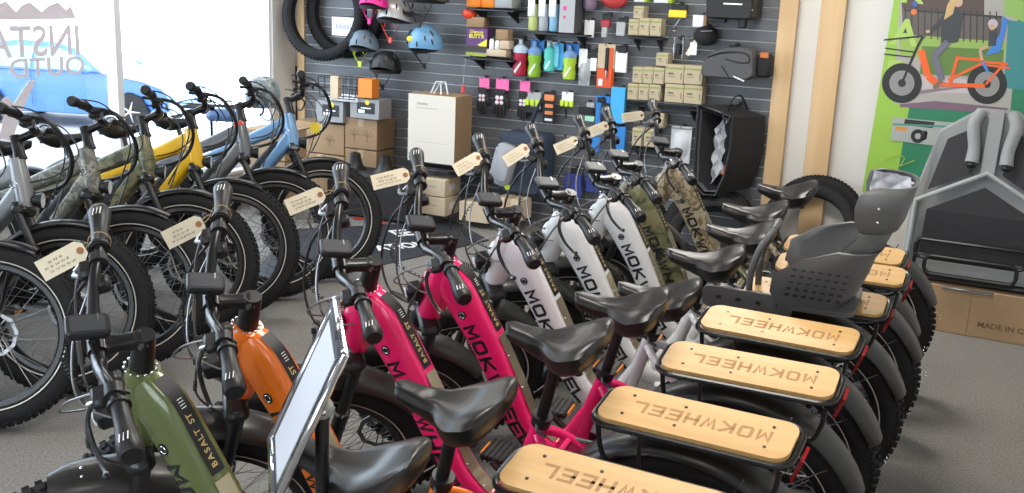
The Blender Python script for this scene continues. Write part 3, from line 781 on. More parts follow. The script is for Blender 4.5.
for u0, u1, z0, z1 in ((UL, ext_r, 0, .6), (UL, ext_r, 2.6, ceil_z), (UL, -.8, .6, 2.6), (3.4, ext_r, .6, 2.6)):
    mb.box(((u0+u1)/2, -front-.06, (z0+z1)/2), (u1-u0, .12, z1-z0), rm)
struct(mb.build('wall_front', None, None, 0))
# left wall with the shop window: t runs from the corner towards the camera
SILL, HEAD_Z, T0, T1 = .28, 2.75, .30, 8.0
mb = MB().use(M['wallpaint'])
for t0, t1, z0, z1 in ((0, T0, 0, ceil_z), (T0, T1, 0, SILL), (T0, T1, HEAD_Z, ceil_z), (T1, front, 0, ceil_z)):
    mb.box((UL-.075, -(t0+t1)/2, (z0+z1)/2), (.15, t1-t0, z1-z0), rm)
struct(mb.build('wall_left', None, None, 0))
winm = M_('white window frame', (.80, .80, .82), .4)
gl = bpy.data.materials.new('window glass'); gl.use_nodes = True; nt = gl.node_tree; nt.nodes.clear()
o_ = nt.nodes.new('ShaderNodeOutputMaterial'); mx_ = nt.nodes.new('ShaderNodeMixShader'); tr = nt.nodes.new('ShaderNodeBsdfTransparent'); gs = nt.nodes.new('ShaderNodeBsdfGlossy')
tr.inputs['Color'].default_value = (.95, .98, 1, 1); gs.inputs['Roughness'].default_value = .02; mx_.inputs['Fac'].default_value = .05
nt.links.new(tr.outputs[0], mx_.inputs[1]); nt.links.new(gs.outputs[0], mx_.inputs[2]); nt.links.new(mx_.outputs[0], o_.inputs['Surface'])
MULL = [T0, 1.90, 3.45, 5.0, 6.5, T1]
fr = MB().use(winm)
for t in MULL: fr.box((UL-.06, -t, (SILL+HEAD_Z)/2), (.09, .055, HEAD_Z-SILL), rm)
for z in (SILL+.02, HEAD_Z-.02): fr.box((UL-.06, -(T0+T1)/2, z), (.09, T1-T0, .05), rm)
w1 = struct(fr.build('window_1', None, None, 0))
for a, b in zip(MULL, MULL[1:]):
    g = MB().use(gl).box((UL-.075, -(a+b)/2, (SILL+HEAD_Z)/2), (.006, b-a-.055, HEAD_Z-SILL-.05), rm).build('glass_pane', None, w1, 0)
s_ = MB().use(winm).rbox((UL-.01, -(T0+T1)/2, SILL-.012), (.16, T1-T0+.06, .03), .006, rm).build('window_sill', None, w1)
# slatwall
SU0, SU1, Z0, PITCHZ = -1.945, on_wall(781, 5)[0], 1.0003, .0762
mb = MB().use(M['slat']); z = Z0-PITCHZ*int(Z0/PITCHZ)
zz = []
while z < 2.95: zz.append(z); z += PITCHZ
for a in zz: mb.box(((SU0+SU1)/2, -.012, a+PITCHZ/2), (SU1-SU0, .024, PITCHZ-.009), rm)
mb.box(((SU0+SU1)/2, .02, 1.5), (SU1-SU0, .036, 2.95), rm)
sl = mb.build('slat_panel', None, wb, 0)
mb = MB().use(M['insert'])
for a in zz: mb.box(((SU0+SU1)/2, -.006, a-.0015), (SU1-SU0, .016, .0062), rm)
mb.build('groove_insert', None, wb, 0)
# lumber uprights on the wall
def post(n, x0, x1, off=.035): struct(MB().use(M['pine']).rbox(((x0+x1)/2, -off/2, 1.45), (x1-x0, off, 2.9), .003, rm).build('trim_%d' % n, None, None))
pu = lambda x, y: on_wall(x, y, .03)[0]
post(1, -2.02, -1.95)
post(2, pu(780, 5), pu(799, 0)); post(3, pu(822, 0), pu(847, 0))
mb = MB().use(M['black']); q = room(pu(295.5, 85), .02); mb.rbox((0, 0, 0), (.012, .012, .45), .003, basis(q+Vector((0, 0, .82)), WD, -WN)); 
tag(mb.build('curtain_rod', None, None), 'short black rod standing upright on the corner wall beside the left lumber post', 'rod')
# ---------------------------------------------------------------- things on the back wall
WROT = (0, 0, WA)
def span(bb, off):
    # pixel box -> place and size on the plane `off` in front of the wall
    x0, y0, x1, y1 = bb; xm, ym = (x0+x1)/2, (y0+y1)/2
    u0, _, _ = on_wall(x0, ym, off); u1, _, t = on_wall(x1, ym, off); _, zb, _ = on_wall(xm, y1, off); _, zt, _ = on_wall(xm, y0, off)
    return (u0+u1)/2, zb, u1-u0, zt-zb
def hung(name, bb, off, label, cat, group=None):
    u, z, w, h = span(bb, off); p = room(u, off, z)
    return empty(name, p, WROT, label, cat, group), w, h
def single(name, bb, off, label, cat, fn, group=None):
    u, z, w, h = span(bb, off); mb = MB(); fn(mb, w, h); o = mb.build(name, None, None, 45); o.location = room(u, off, z); o.rotation_euler = WROT
    return tag(o, label, cat, group)
def hook(mb, z, d, r=.0025, x=0.):
    # wire peg from the slat groove out to the front
    mb.use(M['black']).rbox((x, d-.004, z), (.03, .006, .035), .002); mb.curve([(x, d-.004, z), (x, .02, z), (x, -.025, z), (x, -.035, z+.014)], r, 5, 3)
def carton(w, h, d, m, tape=True, label=None, side=None):
    def f(mb, *_):
        mb.use(m).rbox((0, d/2, h/2), (w, d, h), .003)
    return f
def cartons(specs):
    for name, bb, off, depth, m, label, cat, group, deco in specs:
        u, z, w, h = span(bb, off); rt = empty(name, room(u, off, z), WROT, label, cat, group)
        MB().use(m).rbox((0, depth/2, h/2), (w, depth, h), .003).build('carton', None, rt)
        if deco: deco(rt, w, h, depth)
def tape(rt, w, h, d):
    MB().use(M_('packing tape', (.50, .38, .24), .3)).box((0, d/2, h+.0005), (.05, d+.002, .001)).box((0, -.0006, h-.03), (.05, .001, .06)).build('packing_tape', None, rt, 0)
def stripe_label(c1, c2):
    def f(rt, w, h, d):
        mb = MB().use(M_('green box band', c1)).box((0, -.0006, h*.80), (w*.99, .001, h*.10)).use(M_('box print', c2)); mb.box((-w*.18, -.0008, h*.52), (w*.30, .001, h*.10)).box((-w*.12, -.0008, h*.36), (w*.42, .001, h*.03)).box((w*.38, -.0008, h*.40), (w*.05, .001, h*.35))
        mb.build('printed_label', None, rt, 0)
    return f
kraft = stripe_label((.28, .33, .10), (.16, .13, .09))
# -- the two fat tyres hung high on the left
def tyre_at(name, p, axis, label, roll=0., rad=.365, group=None, w=.10, stickers=None):
    ax = Vector(axis).normalized(); x, z = frame_of(ax); mx = basis((0, 0, 0), x, ax, x.cross(ax))
    t = tyre_mb((0, 0, 0), rad, w, 76); o = t.build(name, None, None); o.matrix_world = Matrix.Translation(p) @ mx @ Matrix.Rotation(roll, 4, 'Y')
    tag(o, label, 'tyre', group)
    return o
u, z, _ = on_wall(324, 14, .215); tyre_at('hanging_tyre', room(u, .215, z), WN*.97+WD*.1+Vector((0, 0, .12)), 'fat black tyre hung at the upper left of the slatwall, in front of another tyre')
u, z, _ = on_wall(345, 12, .08); tyre_at('hanging_tyre', room(u, .08, z), WN, 'fat black tyre hung behind the front one on the slatwall, mostly hidden', rad=.36, w=.09)
def wbox(rt_bb, off, front, sidem, depth, name, label, cat):
    u, z, w, h = span(rt_bb, off); rt = empty(name, room(u, off, z), WROT, label, cat)
    MB().use(sidem).rbox((0, depth/2, h/2), (w, depth, h), .003).build('carton', None, rt); return rt, w, h
rt, w, h = wbox((332, 17, 355, 36), .22, M['paper'], M['ink'], .19, 'product_box', 'black box with a white barcode label, inside the ring of the hanging tyre', 'box')
mb = MB().use(M['paper']).box((0, -.001, h/2), (w*.99, .002, h*.98)); mb.use(M_('barcode grey', (.25, .25, .3)))
for i in range(11): mb.box((-w*.30+w*.06*i, -.0025, h*.48), (w*.03, .001, h*.26))
mb.build('barcode_label', None, rt, 0)
# -- helmets
def helmet(bb, off, m, label, strapm, face=1, tilt=0., vents=True, patch=None, visor=False):
    u, z, w, h = span(bb, off); s = max(w, .22); rt = empty('bike_helmet', room(u, off, z+h*.35), (tilt, 0, WA), label, 'helmet', 'bike helmets hung on the slatwall')
    mb = MB().use(m); rings = []
    for i in range(10):
        a = PI/2*(i/9)*.98; r_ = []
        for j in range(22):
            t = 2*PI*j/22; rx = s*.50*math.cos(a)**.75; ry = s*.40*math.cos(a)**.75; zz_ = s*.52*math.sin(a)-.02*math.cos(2*t)*math.cos(a)
            r_.append(Vector((rx*math.cos(t)*(1+.08*math.cos(t)*face), ry*math.sin(t), zz_)))
        rings.append(r_)
    mb.loft(rings); sh = mb.build('helmet_shell', None, rt, 60)
    v = MB().use(M['black'])
    if vents:
        for k, (aa, el) in enumerate(((-90, 22), (-58, 40), (-122, 40), (-90, 58), (-35, 22), (-145, 22), (-20, 50), (-160, 50))):
            t, e = R(aa), R(el); c = Vector((s*.485*math.cos(e)**.75*math.cos(t), s*.385*math.cos(e)**.75*math.sin(t), s*.50*math.sin(e)))
            n = Vector((c.x, c.y*1.3, c.z*.9)).normalized(); x_, y_ = frame_of(n); mx = basis(c, y_, x_, n)
            v.ell((0, 0, 0), (s*.10, s*.030, .012), 10, 6, mx)
        v.build('helmet_vent', None, sh)
    MB().use(M['ink']).loft([[Vector((s*k*.49*math.cos(2*PI*j/20), s*k*.39*math.sin(2*PI*j/20), zz_)) for j in range(20)] for k, zz_ in ((1, -.004), (.9, -.03), (.8, -.012))]).build('helmet_padding', None, rt)
    if visor: MB().use(M['black']).grid([[(face*s*(.40+.22*q), -s*.30+s*.60*j/6, .05+.02*math.sin(PI*j/6)-.03*q) for j in range(7)] for q in (0, .5, 1)], (0, 0, .004)).build('helmet_visor', None, rt)
    if patch: MB().use(patch).ell((face*s*-.22, -s*.312, s*.26), (s*.12, .010, s*.10), 12, 8).build('helmet_patch', None, rt)
    st = MB().use(strapm)
    for q in (-1, 1):
        st.curve([(q*s*.34, -s*.18, 0), (q*s*.22, -s*.20, -s*.22), (q*s*.06, -s*.20, -s*.48)], .006, 5, 4, flat=.3); st.curve([(q*s*.10, -s*.30, -.005), (q*s*.16, -s*.22, -s*.20)], .006, 5, 3, flat=.3)
    st.rbox((0, -s*.20, -s*.52), (.03, .012, .045), .004)
    st.build('chin_strap', None, rt)
    hk = MB(); hook(hk, s*.1, off-.026); return rt
neon = M_('neon yellow strap', (.62, .85, .05), .5); pinkm = M_('magenta plastic', (.80, .02, .28), .4); redstrap = M_('coral red strap', (.85, .08, .06), .5)
helmet((360, -12, 386, 14), .36, pinkm, 'magenta helmet with pink straps, cut by the top edge beside the hanging tyre', pinkm)
helmet((378, 6, 412, 26), .22, M_('silver helmet shell', (.42, .40, .38), .3, metal=.3), 'silver and black helmet with a round yellow sticker and red straps', redstrap, visor=True, patch=M_('yellow sticker', (.85, .65, .02)))
helmet((404, -18, 446, 8), .34, M_('dark helmet shell', (.05, .06, .05), .4), 'dark grey helmet cut by the top edge above the light blue one', M['black'])
helmet((350, 34, 377, 54), .24, M_('slate blue helmet shell', (.13, .18, .23), .35), 'slate blue helmet with neon yellow straps under the hanging tyre', neon, face=1)
helmet((409, 28, 441, 54), .26, M_('light blue helmet shell', (.16, .36, .58), .3), 'light blue helmet with a yellow patch and black straps', M['black'], patch=M_('yellow sticker', (.85, .65, .02)), tilt=.35)
helmet((372, 56, 401, 76), .20, M['black'], 'all black helmet hanging lowest on the slatwall', M['black'], visor=True, face=-1)
# -- corner: stacked cartons, wire basket, grey boxes
C_ = []
bm, cg = M['card'], 'brown cartons stacked in the corner'
def printed(rt, w, h, d):
    tape(rt, w, h, d); mb = MB().use(M_('faded box print', (.24, .15, .08), .8))
    for s in (-1, 1):
        for k in range(5): a = R(20+35*k); mb.box((0, 0, 0), (.055, .001, .007), Matrix.Translation((s*w*.20+.03*math.cos(a), -.0008-.0001*k, h*.42+.03*math.sin(a))) @ Matrix.Rotation(-a, 4, 'Y'))
        mb.box((s*w*.20, -.0008, h*.34), (.007, .001, .05))
    mb.build('box_print', None, rt, 0)
C_ += [('brown_carton', (345, 150, 376, 200), .30, .26, bm, 'brown carton on the floor, right end of the corner stack, behind black box', 'box', cg, tape),
       ('brown_carton', (296, 154, 344, 206), .30, .26, bm, 'brown carton on the floor, behind the wheel of the light blue bike', 'box', cg, tape),
       ('brown_carton', (345, 119, 377, 149), .30, .26, bm, 'brown carton with a faded print, upper right of the corner stack', 'box', cg, printed),
       ('brown_carton', (296, 123, 344, 153), .30, .26, bm, 'brown carton carrying a grey box, upper middle of the corner stack', 'box', cg, printed),
       ('brown_carton', (243, 130, 285, 159), 1.05, .26, bm, 'brown carton, upper one of the two behind the light blue bike frame', 'box', cg, printed),
       ('brown_carton', (243, 160, 285, 206), 1.05, .26, bm, 'brown carton, lower one of the two behind the light blue bike frame', 'box', cg, tape)]
def greydeco(rt, w, h, d):
    mb = MB().use(M['ink']).box((w*.05, -.0006, h*.55), (w*.62, .001, h*.55)).use(M_('yellow sticker', (.85, .65, .02))); mb.lathe([(.02, 0), (.02, .001)], (w*.10, -.0010, h*.84), (0, -1, 0), 14)
    mb.use(M['silver']).box((w*.05, -.0012, h*.55), (w*.35, .0006, h*.05)).box((-w*.10, -.0012, h*.38), (w*.22, .0006, h*.16)); mb.build('printed_label', None, rt, 0)
greyb = M_('grey product box', (.30, .30, .31), .5)
C_ += [('grey_box', (316, 101, 343, 122), .34, .18, greyb, 'grey box with a black label, left of the pair on the cartons', 'box', 'grey boxes with yellow stickers', greydeco),
       ('grey_box', (350, 99, 379, 119), .34, .18, greyb, 'grey box with a black label, right of the pair on the cartons', 'box', 'grey boxes with yellow stickers', greydeco),
       ('orange_box', (358, 79, 372, 98), .36, .10, M_('orange carton', (.90, .25, .02)), 'orange box standing at the right end of the wire basket', 'box', None, None),
       ('tan_box', (330, 76, 338, 99), .37, .05, M['cardlight'], 'slim tan box standing in the wire basket', 'box', None, None)]
def creamdeco(rt, w, h, d):
    MB().use(M_('pale carton face', (.72, .67, .58), .7)).box((0, -.0006, h/2), (w*.995, .001, h*.995)).use(M_('grey box print', (.40, .38, .35))).box((-w*.20, -.0014, h*.86), (w*.22, .0006, h*.03)).box((-w*.10, -.0014, h*.80), (w*.45, .0006, h*.010)).box((w*.0, -.0014, h*.30), (w*.7, .0006, h*.004)).build('printed_face', None, rt, 0)
C_ += [('large_carton', (408, 95, 455, 163), .46, .26, M['card'], 'large pale carton standing on the low shelf in front of the slatwall', 'box', None, creamdeco)]
def lab(rt, w, h, d): MB().use(M['paper']).box((w*.5+.0006, d*.45, h*.5), (.001, d*.34, h*.38)).use(M_('grey box print', (.40, .38, .35))).box((-w*.05, -.0006, h*.55), (w*.4, .001, h*.08)).build('address_label', None, rt, 0)
C_ += [('small_carton', (421, 179, 445, 196), .50, .24, M['cardlight'], 'small tan carton with a white side label, on top of its twin by the mat', 'box', 'small tan cartons', lab),
       ('small_carton', (421, 197, 445, 215), .50, .24, M['cardlight'], 'small tan carton on the floor under its twin, by the mat', 'box', 'small tan cartons', lab),
       ('small_carton', (459, 203, 488, 222), .46, .20, M['cardlight'], 'low tan carton on the floor right of the two stacked ones', 'box', 'small tan cartons', None),
       ('small_carton', (494, 199, 520, 220), .46, .20, M['cardlight'], 'tan carton on the floor behind the first white bike', 'box', 'small tan cartons', tape)]
# -- shelf goods and kraft boxes
kf = M['cardpale']; kg = 'kraft boxes on the slatwall shelves'
for i, (bb, nm) in enumerate([((633.5, 6, 643.5, 18.6), 'small kraft box alone on top of the upper row of three'), ((628.5, 19, 638.7, 35), 'kraft box, left of the upper row of three'), ((639, 18, 649.6, 35.4), 'kraft box, middle of the upper row of three'), ((650, 18.5, 661, 36), 'kraft box, right of the upper row of three'),
        ((656, 53, 668, 66), 'small kraft box alone on top of the lower group'), ((632.5, 67, 642.7, 83), 'kraft box, upper row left of the six small ones'), ((643, 67, 653, 83.6), 'kraft box, upper row middle of the six small ones'), ((653.3, 67.6, 664, 84), 'kraft box, upper row right of the six small ones'),
        ((627.5, 83.6, 638, 99.6), 'kraft box, lower row left of the six small ones'), ((638.4, 84, 648.6, 100), 'kraft box, lower row middle of the six small ones'), ((649, 84.6, 660, 100.6), 'kraft box, lower row right of the six small ones'),
        ((665, 64.6, 683.6, 83.6), 'larger kraft box, upper left of the block of four'), ((684, 65.6, 702.6, 84.6), 'larger kraft box, upper right of the block of four'), ((664.6, 84.2, 683.4, 102.6), 'larger kraft box, lower left of the block of four'), ((683.8, 85.2, 702, 104), 'larger kraft box, lower right of the block of four'),
        ((653, 113, 663.5, 128), 'kraft box hung low behind the desert camouflage bike'), ((632, 128, 643, 146), 'kraft box, left of the low row behind the handlebars'), ((644, 129, 655, 147), 'kraft box, right of the low row behind the handlebars')]):
    C_.append(('kraft_box', bb, .16, .11, kf, nm, 'box', kg, kraft))
cartons(C_)
def shelf(x0, x1, y, off, label, d=None, thick=.014):
    u0, z, _ = on_wall(x0, y, off); u1, _, _ = on_wall(x1, y, off); w = u1-u0
    rt = empty('wall_shelf', room((u0+u1)/2, off, z-thick), WROT, label, 'shelf', 'black shelves on the slatwall')
    MB().use(M['satin']).rbox((0, off/2-.012, thick/2), (w, off-.024, thick), .003).build('shelf_board', None, rt)
    for s in (-1, 1):
        o = MB().use(M['satin']).prism([(0, 0), (-(off-.03), 0), (0, -.085)], -.003, .003, basis((s*w*.34, off-.026, 0), (0, 1, 0), (0, 0, 1))).build('shelf_bracket', None, rt)
shelf(466, 514, 8, .24, 'black shelf under the orange boxes, cut by nothing, upper middle of the wall'.replace(', cut by nothing', ''))
shelf(465, 513, 57, .22, 'black shelf under the purple and yellow box')
shelf(524, 586, 31.5, .22, 'black shelf under the three drink bottles')
shelf(628, 662, 36.5, .17, 'black shelf under the upper row of kraft boxes')
shelf(626, 703, 103.5, .17, 'black shelf under the big group of kraft boxes')
shelf(404, 478, 164.5, .48, 'low black shelf carrying the large pale carton')
shelf(630, 665, 148, .17, 'black shelf under the low kraft boxes behind the handlebars')
def bx(m, d): return lambda mb, w, h: mb.use(m).rbox((0, d/2, h/2), (w, d, h), .003)
orm = M_('orange carton', (.90, .25, .02))
single('orange_box', (466.5, -8, 480.6, 7), .21, 'orange box on the shelf, left of the pair', 'box', bx(orm, .12), 'orange boxes on the top shelf')
single('orange_box', (481.4, -8, 494, 7.6), .21, 'orange box on the shelf, right of the pair, next to the grey box', 'box', bx(orm, .12), 'orange boxes on the top shelf')
single('grey_box', (494.6, -10, 512, 8), .21, 'grey box at the right end of the top shelf', 'box', bx(M_('pale grey carton', (.42, .43, .45)), .16))
single('red_lamp', (461, 8, 475, 20), .20, 'round orange red lamp hanging at the left end of the top shelf', 'lamp', lambda mb, w, h: (mb.use(M_('orange red plastic', (.90, .08, .03), .3)).lathe([(.001, 0), (w*.35, h*.15), (w*.5, h*.5), (w*.45, h*.8), (w*.2, h)], (0, .03, 0), (0, 0, 1), 16), hook(mb, h, .17)))
rt, w, h = wbox((466, 28, 487, 56), .20, None, M_('purple carton', (.11, .03, .16)), .09, 'product_box', 'purple, yellow and green anti-chafe cream box on the shelf', 'box')
mb = MB().use(M_('yellow print', (.90, .80, .05))); fx = lambda x, z: basis((x, -.0012, z), (1, 0, 0), (0, 0, 1))
mb.text('Chamois', h*.16, fx(0, h*.86), .0004, .0006, .95); mb.text("BUTT'R", h*.20, fx(0, h*.70), .0004, .0010, .95)
mb.add([(w*.05, -.0014, h*.40), (w*.49, -.0014, h*.62), (w*.49, -.0014, h*.28)], [(0, 1, 2)]).use(M_('dark picture', (.04, .03, .02))).box((0, -.0010, h*.26), (w*.98, .001, h*.20)).use(M_('green print', (.35, .42, .05))).box((0, -.0012, h*.06), (w*.98, .001, h*.12))
mb.build('printed_face', None, rt, 0)
single('tan_box', (466.5, 17, 484, 27.4), .20, 'plain tan box lying on top of the purple box', 'box', bx(M['card'], .09))
def squeeze(c1, c2):
    return lambda mb, w, h: (mb.use(c1).lathe([(w*.42, 0), (w*.5, h*.05), (w*.5, h*.55), (w*.3, h*.68)], (0, w*.5, 0), (0, 0, 1), 14), mb.use(c2).lathe([(w*.26, h*.66), (w*.26, h*.78), (w*.10, h*.82), (w*.06, h)], (0, w*.5, 0), (0, 0, 1), 12))
single('lube_bottle', (488.5, 34, 493, 49), .20, 'small white dropper bottle with black cap, left of the pair', 'bottle', squeeze(M['paper'], M['black']), 'small lube bottles')
single('lube_bottle', (494, 36, 499, 49.5), .20, 'small white dropper bottle with black cap, right of the pair', 'bottle', squeeze(M['paper'], M['black']), 'small lube bottles')
single('tan_box', (486, 49.5, 506, 56.5), .20, 'flat tan box lying at the bottom of the middle shelf', 'box', bx(M['cardlight'], .09), 'tan boxes on the middle shelf')
single('tan_box', (500, 40.6, 509, 49.2), .19, 'small tan box between the flat one and the upper one', 'box', bx(M['cardlight'], .08), 'tan boxes on the middle shelf')
single('tan_box', (495.5, 29.6, 508, 40.2), .19, 'tan box on top at the right of the middle shelf', 'box', bx(M['card'], .08), 'tan boxes on the middle shelf')
def drink(body, capm, sleeve):
    def f(mb, w, h):
        mb.use(body).lathe([(w*.40, 0), (w*.48, h*.03), (w*.48, h*.55), (w*.42, h*.60), (w*.46, h*.66)], (0, w*.5, 0), (0, 0, 1), 16)
        mb.use(sleeve).rbox((-w*.02, -.004, h*.60), (w*.72, .006, h*.50), .002)
        mb.use(capm).lathe([(w*.46, h*.66), (w*.46, h*.84), (w*.22, h*.88), (w*.16, h)], (0, w*.5, 0), (0, 0, 1), 14)
    return f
lime = M_('lime plastic', (.42, .62, .04), .35)
single('drink_bottle', (527, -10, 536.5, 30.5), .20, 'lime bottle with a paper sleeve, left of the three on the shelf', 'bottle', drink(M_('pale lime plastic', (.55, .62, .22), .35), M['black'], M['paper']), 'drink bottles on the shelf')
single('drink_bottle', (537.6, -10, 547, 31), .20, 'grey bottle with a paper sleeve, middle of the three on the shelf', 'bottle', drink(M_('grey plastic bottle', (.42, .46, .50), .35), M['black'], M['paper']), 'drink bottles on the shelf')
single('drink_bottle', (548, -10, 557.5, 31.5), .20, 'light blue bottle with a paper sleeve, right of the three on the shelf', 'bottle', drink(M_('light blue plastic', (.25, .50, .72), .35), M['black'], M['paper']), 'drink bottles on the shelf')
rt, w, h = wbox((559.5, -12, 575, 33), .21, None, M_('dark grey carton', (.10, .10, .11)), .16, 'product_box', 'tall dark box with a grey front and pink print at the shelf end', 'box')
MB().use(M_('pale grey carton', (.42, .43, .45))).box((0, -.001, h/2), (w*.98, .001, h*.99)).use(pinkm).box((0, -.0016, h*.80), (w*.55, .001, h*.07)).box((-w*.15, -.0016, h*.55), (w*.2, .001, h*.10)).box((-w*.15, -.0016, h*.35), (w*.16, .001, h*.06)).build('printed_face', None, rt, 0)
single('drink_bottle', (581.5, -12, 595, 10), .12, 'mauve bottle cut by the top edge, right of the tall dark box', 'bottle', lambda mb, w, h: (mb.use(M_('mauve plastic', (.26, .20, .30), .35)).lathe([(w*.3, 0), (w*.5, h*.15), (w*.5, h*.85), (w*.35, h)], (0, w*.4, 0), (0, 0, 1), 18), hook(mb, h*.95, .09)))
single('mesh_bag', (600.5, -8, 626, 8.5), .12, 'red mesh bag cut by the top edge', 'bag', lambda mb, w, h: (mb.use(M_('red mesh', (.45, .03, .03), .5, bump=.9, bscale=60)).ell((0, .02, h*.5), (w*.5, .035, h*.52), 18, 12), hook(mb, h*.9, .09)))
for bb, l in (((634, -8, 647, 2), 'white and lime box cut by the top edge, left one'), ((654, -8, 672, 3), 'white and lime box cut by the top edge, right one')):
    single('product_box', bb, .15, l, 'box', lambda mb, w, h: (mb.use(M['paper']).rbox((-w*.1, .05, h/2), (w*.8, .1, h), .002), mb.use(lime).rbox((w*.4, .05, h/2), (w*.2, .1, h), .002)), 'white and lime boxes')
# hanging packages
def pack(name, bb, label, cat, parts, group=None, off=.085):
    # parts: list of (material, x0, z0, x1, z1, depth) as shares of the package
    rt, w, h = hung(name, bb, off, label, cat, group); card = parts[0]
    def slab(q): m, x0, z0, x1, z1, d = q; return MB().use(m).rbox(((x0+x1)/2*w-w/2, -d/2+.004 if d > .004 else -d/2, (z0+z1)/2*h), ((x1-x0)*w, d, (z1-z0)*h), min(.003, d*.4))
    slab(card).build('backing_card', None, rt)
    for i, q in enumerate(parts[1:]):
        m, x0, z0, x1, z1, d = q; a = MB().use(m); cx, cz = ((x0+x1)/2-.5)*w, (z0+z1)/2*h; W_, H_ = (x1-x0)*w, (z1-z0)*h
        if d < 0: a.loft([[Vector((cx+W_*.5*k*math.cos(2*PI*j/16), -.003+d*(1-k)*1.2, cz+H_*.5*k*math.sin(2*PI*j/16))) for j in range(16)] for k in (1, .92, .7, .3)])
        else: a.rbox((cx, -.002-d/2-.0006*i, cz), (W_, d, H_), min(.004, d*.4))
        a.build('packaged_part' if d > .004 or d < 0 else 'printed_patch', None, rt)
    hk = MB(); hook(hk, h*.97, off-.026); hk.build('peg_hook', None, rt)
    return rt, w, h
P_ = M['paper']; K_ = M['black']; blue = M_('blue card', (.03, .22, .62)); cyan = M_('sky blue card', (.06, .42, .80)); teal = M_('teal plastic', (.10, .55, .52), .3); navy = M_('navy cloth', (.035, .05, .085), .75, bump=.2, bscale=200)
crim = M_('crimson plastic', (.42, .01, .05), .35); sil = M_('silver card', (.42, .43, .44)); orng = M_('orange red card', (.75, .10, .02))
# bike bottles on hooks
def squirt(bb, label, body, top, group='sport bottles hung in the middle row', hdr=None):
    rt, w, h = hung('sport_bottle', bb, .10, label, 'bottle', group)
    MB().use(body).lathe([(w*.30, 0), (w*.40, h*.03), (w*.43, h*.20), (w*.36, h*.36), (w*.44, h*.50), (w*.42, h*.62)], (0, .0, 0), (0, 0, 1), 18).build('bottle_body', None, rt)
    MB().use(top).lathe([(w*.44, h*.62), (w*.46, h*.72), (w*.30, h*.80), (w*.14, h*.84), (w*.12, h*.97)], (0, .0, 0), (0, 0, 1), 16).build('bottle_cap', None, rt)
    MB().use(P_).add([(-w*.20, -w*.43, h*.12), (w*.22, -w*.43, h*.40), (w*.25, -w*.42, h*.34), (-w*.10, -w*.43, h*.08)], [(0, 1, 2, 3)]).build('printed_swoosh', None, rt, 0)
    if hdr: MB().use(hdr).rbox((w*.1, .02, h*.86), (w*.9, .004, h*.30), .001).build('header_card', None, rt)
    hk = MB(); hook(hk, h*.98, .074); hk.build('peg_hook', None, rt)
bluec = M_('translucent blue cap', (.20, .35, .62), .2)
squirt((512.5, 38, 528.5, 76), 'crimson bottle with a pale blue cap, leftmost of the hanging bottles', crim, M_('pale blue cap', (.55, .68, .80), .3))
squirt((527.5, 40, 542, 77.5), 'green bottle with a blue header card, second of the hanging bottles', M_('leaf green plastic', (.25, .48, .03), .35), bluec, hdr=blue)
squirt((543.5, 42, 556, 71.5), 'teal bottle with a white and teal card', teal, teal, hdr=P_)
squirt((562.5, 44, 577, 80), 'lime bottle with a blue header card, right of the teal one', lime, bluec, hdr=blue)
pack('accessory_pack', (554, 43, 563.5, 70), 'narrow light blue pack beside the teal bottle', 'package', [(cyan, 0, 0, 1, 1, .003), (M_('aqua card', (.15, .55, .75)), .1, .1, .6, .9, .02)])
pack('accessory_pack', (578, 47, 592, 85), 'clear bag pack with a white label, grey item inside', 'package', [(sil, .1, .0, .9, .7, .003), (M_('clear grey bag', (.40, .42, .45), .2), .05, 0, .95, .62, -.03), (P_, .05, .45, .65, .95, .003)])
pack('accessory_pack', (590, 50, 598, 71), 'small black pack with a white card, between the grey bag and orange card', 'package', [(K_, .1, .4, .9, 1, .003), (P_, .1, 0, .9, .62, .006)])
pack('pump_pack', (597.5, 44, 614.5, 88), 'tan and orange red card holding a black and silver hand pump', 'package', [(orng, 0, 0, 1, .45, .003), (M['cardlight'], 0, .45, 1, 1, .003), (K_, .48, .40, .66, .92, .02), (M['silver'], .50, .22, .62, .42, .016), (P_, .12, .04, .38, .20, .006), (orng, .72, 0, .92, .92, .012)])
pack('accessory_pack', (616, 46, 627.5, 72.5), 'white pack with a blue print and black top, next to the pump', 'package', [(P_, 0, 0, 1, .78, .02), (K_, .2, .74, .95, 1, .02), (M_('dark blue print', (.02, .06, .35)), .34, .14, .66, .60, .002)])
pack('accessory_pack', (585, 20, 594.5, 37.5), 'white pack with a red band, alone under the mauve bottle', 'package', [(P_, 0, 0, 1, 1, .02), (redstrap, .1, .30, .9, .62, .002), (K_, .35, .80, .6, .95, .002)])
rt, w, h = pack('accessory_pack', (601, 14, 612, 37.5), 'red and black roller pack, left of the grey one', 'package', [(K_, .1, .5, .9, 1, .004), (M_('dark red plastic', (.40, .02, .03), .35), .1, .45, .9, .75, .03), (sil, .2, 0, .7, .45, .03)])
pack('accessory_pack', (617, 18, 628, 36), 'grey and white pack, left of the upper kraft boxes', 'package', [(sil, 0, 0, .8, .78, .02), (K_, .1, .72, 1, 1, .01), (P_, .12, .1, .35, .7, .004), (P_, .45, .1, .68, .7, .004)])
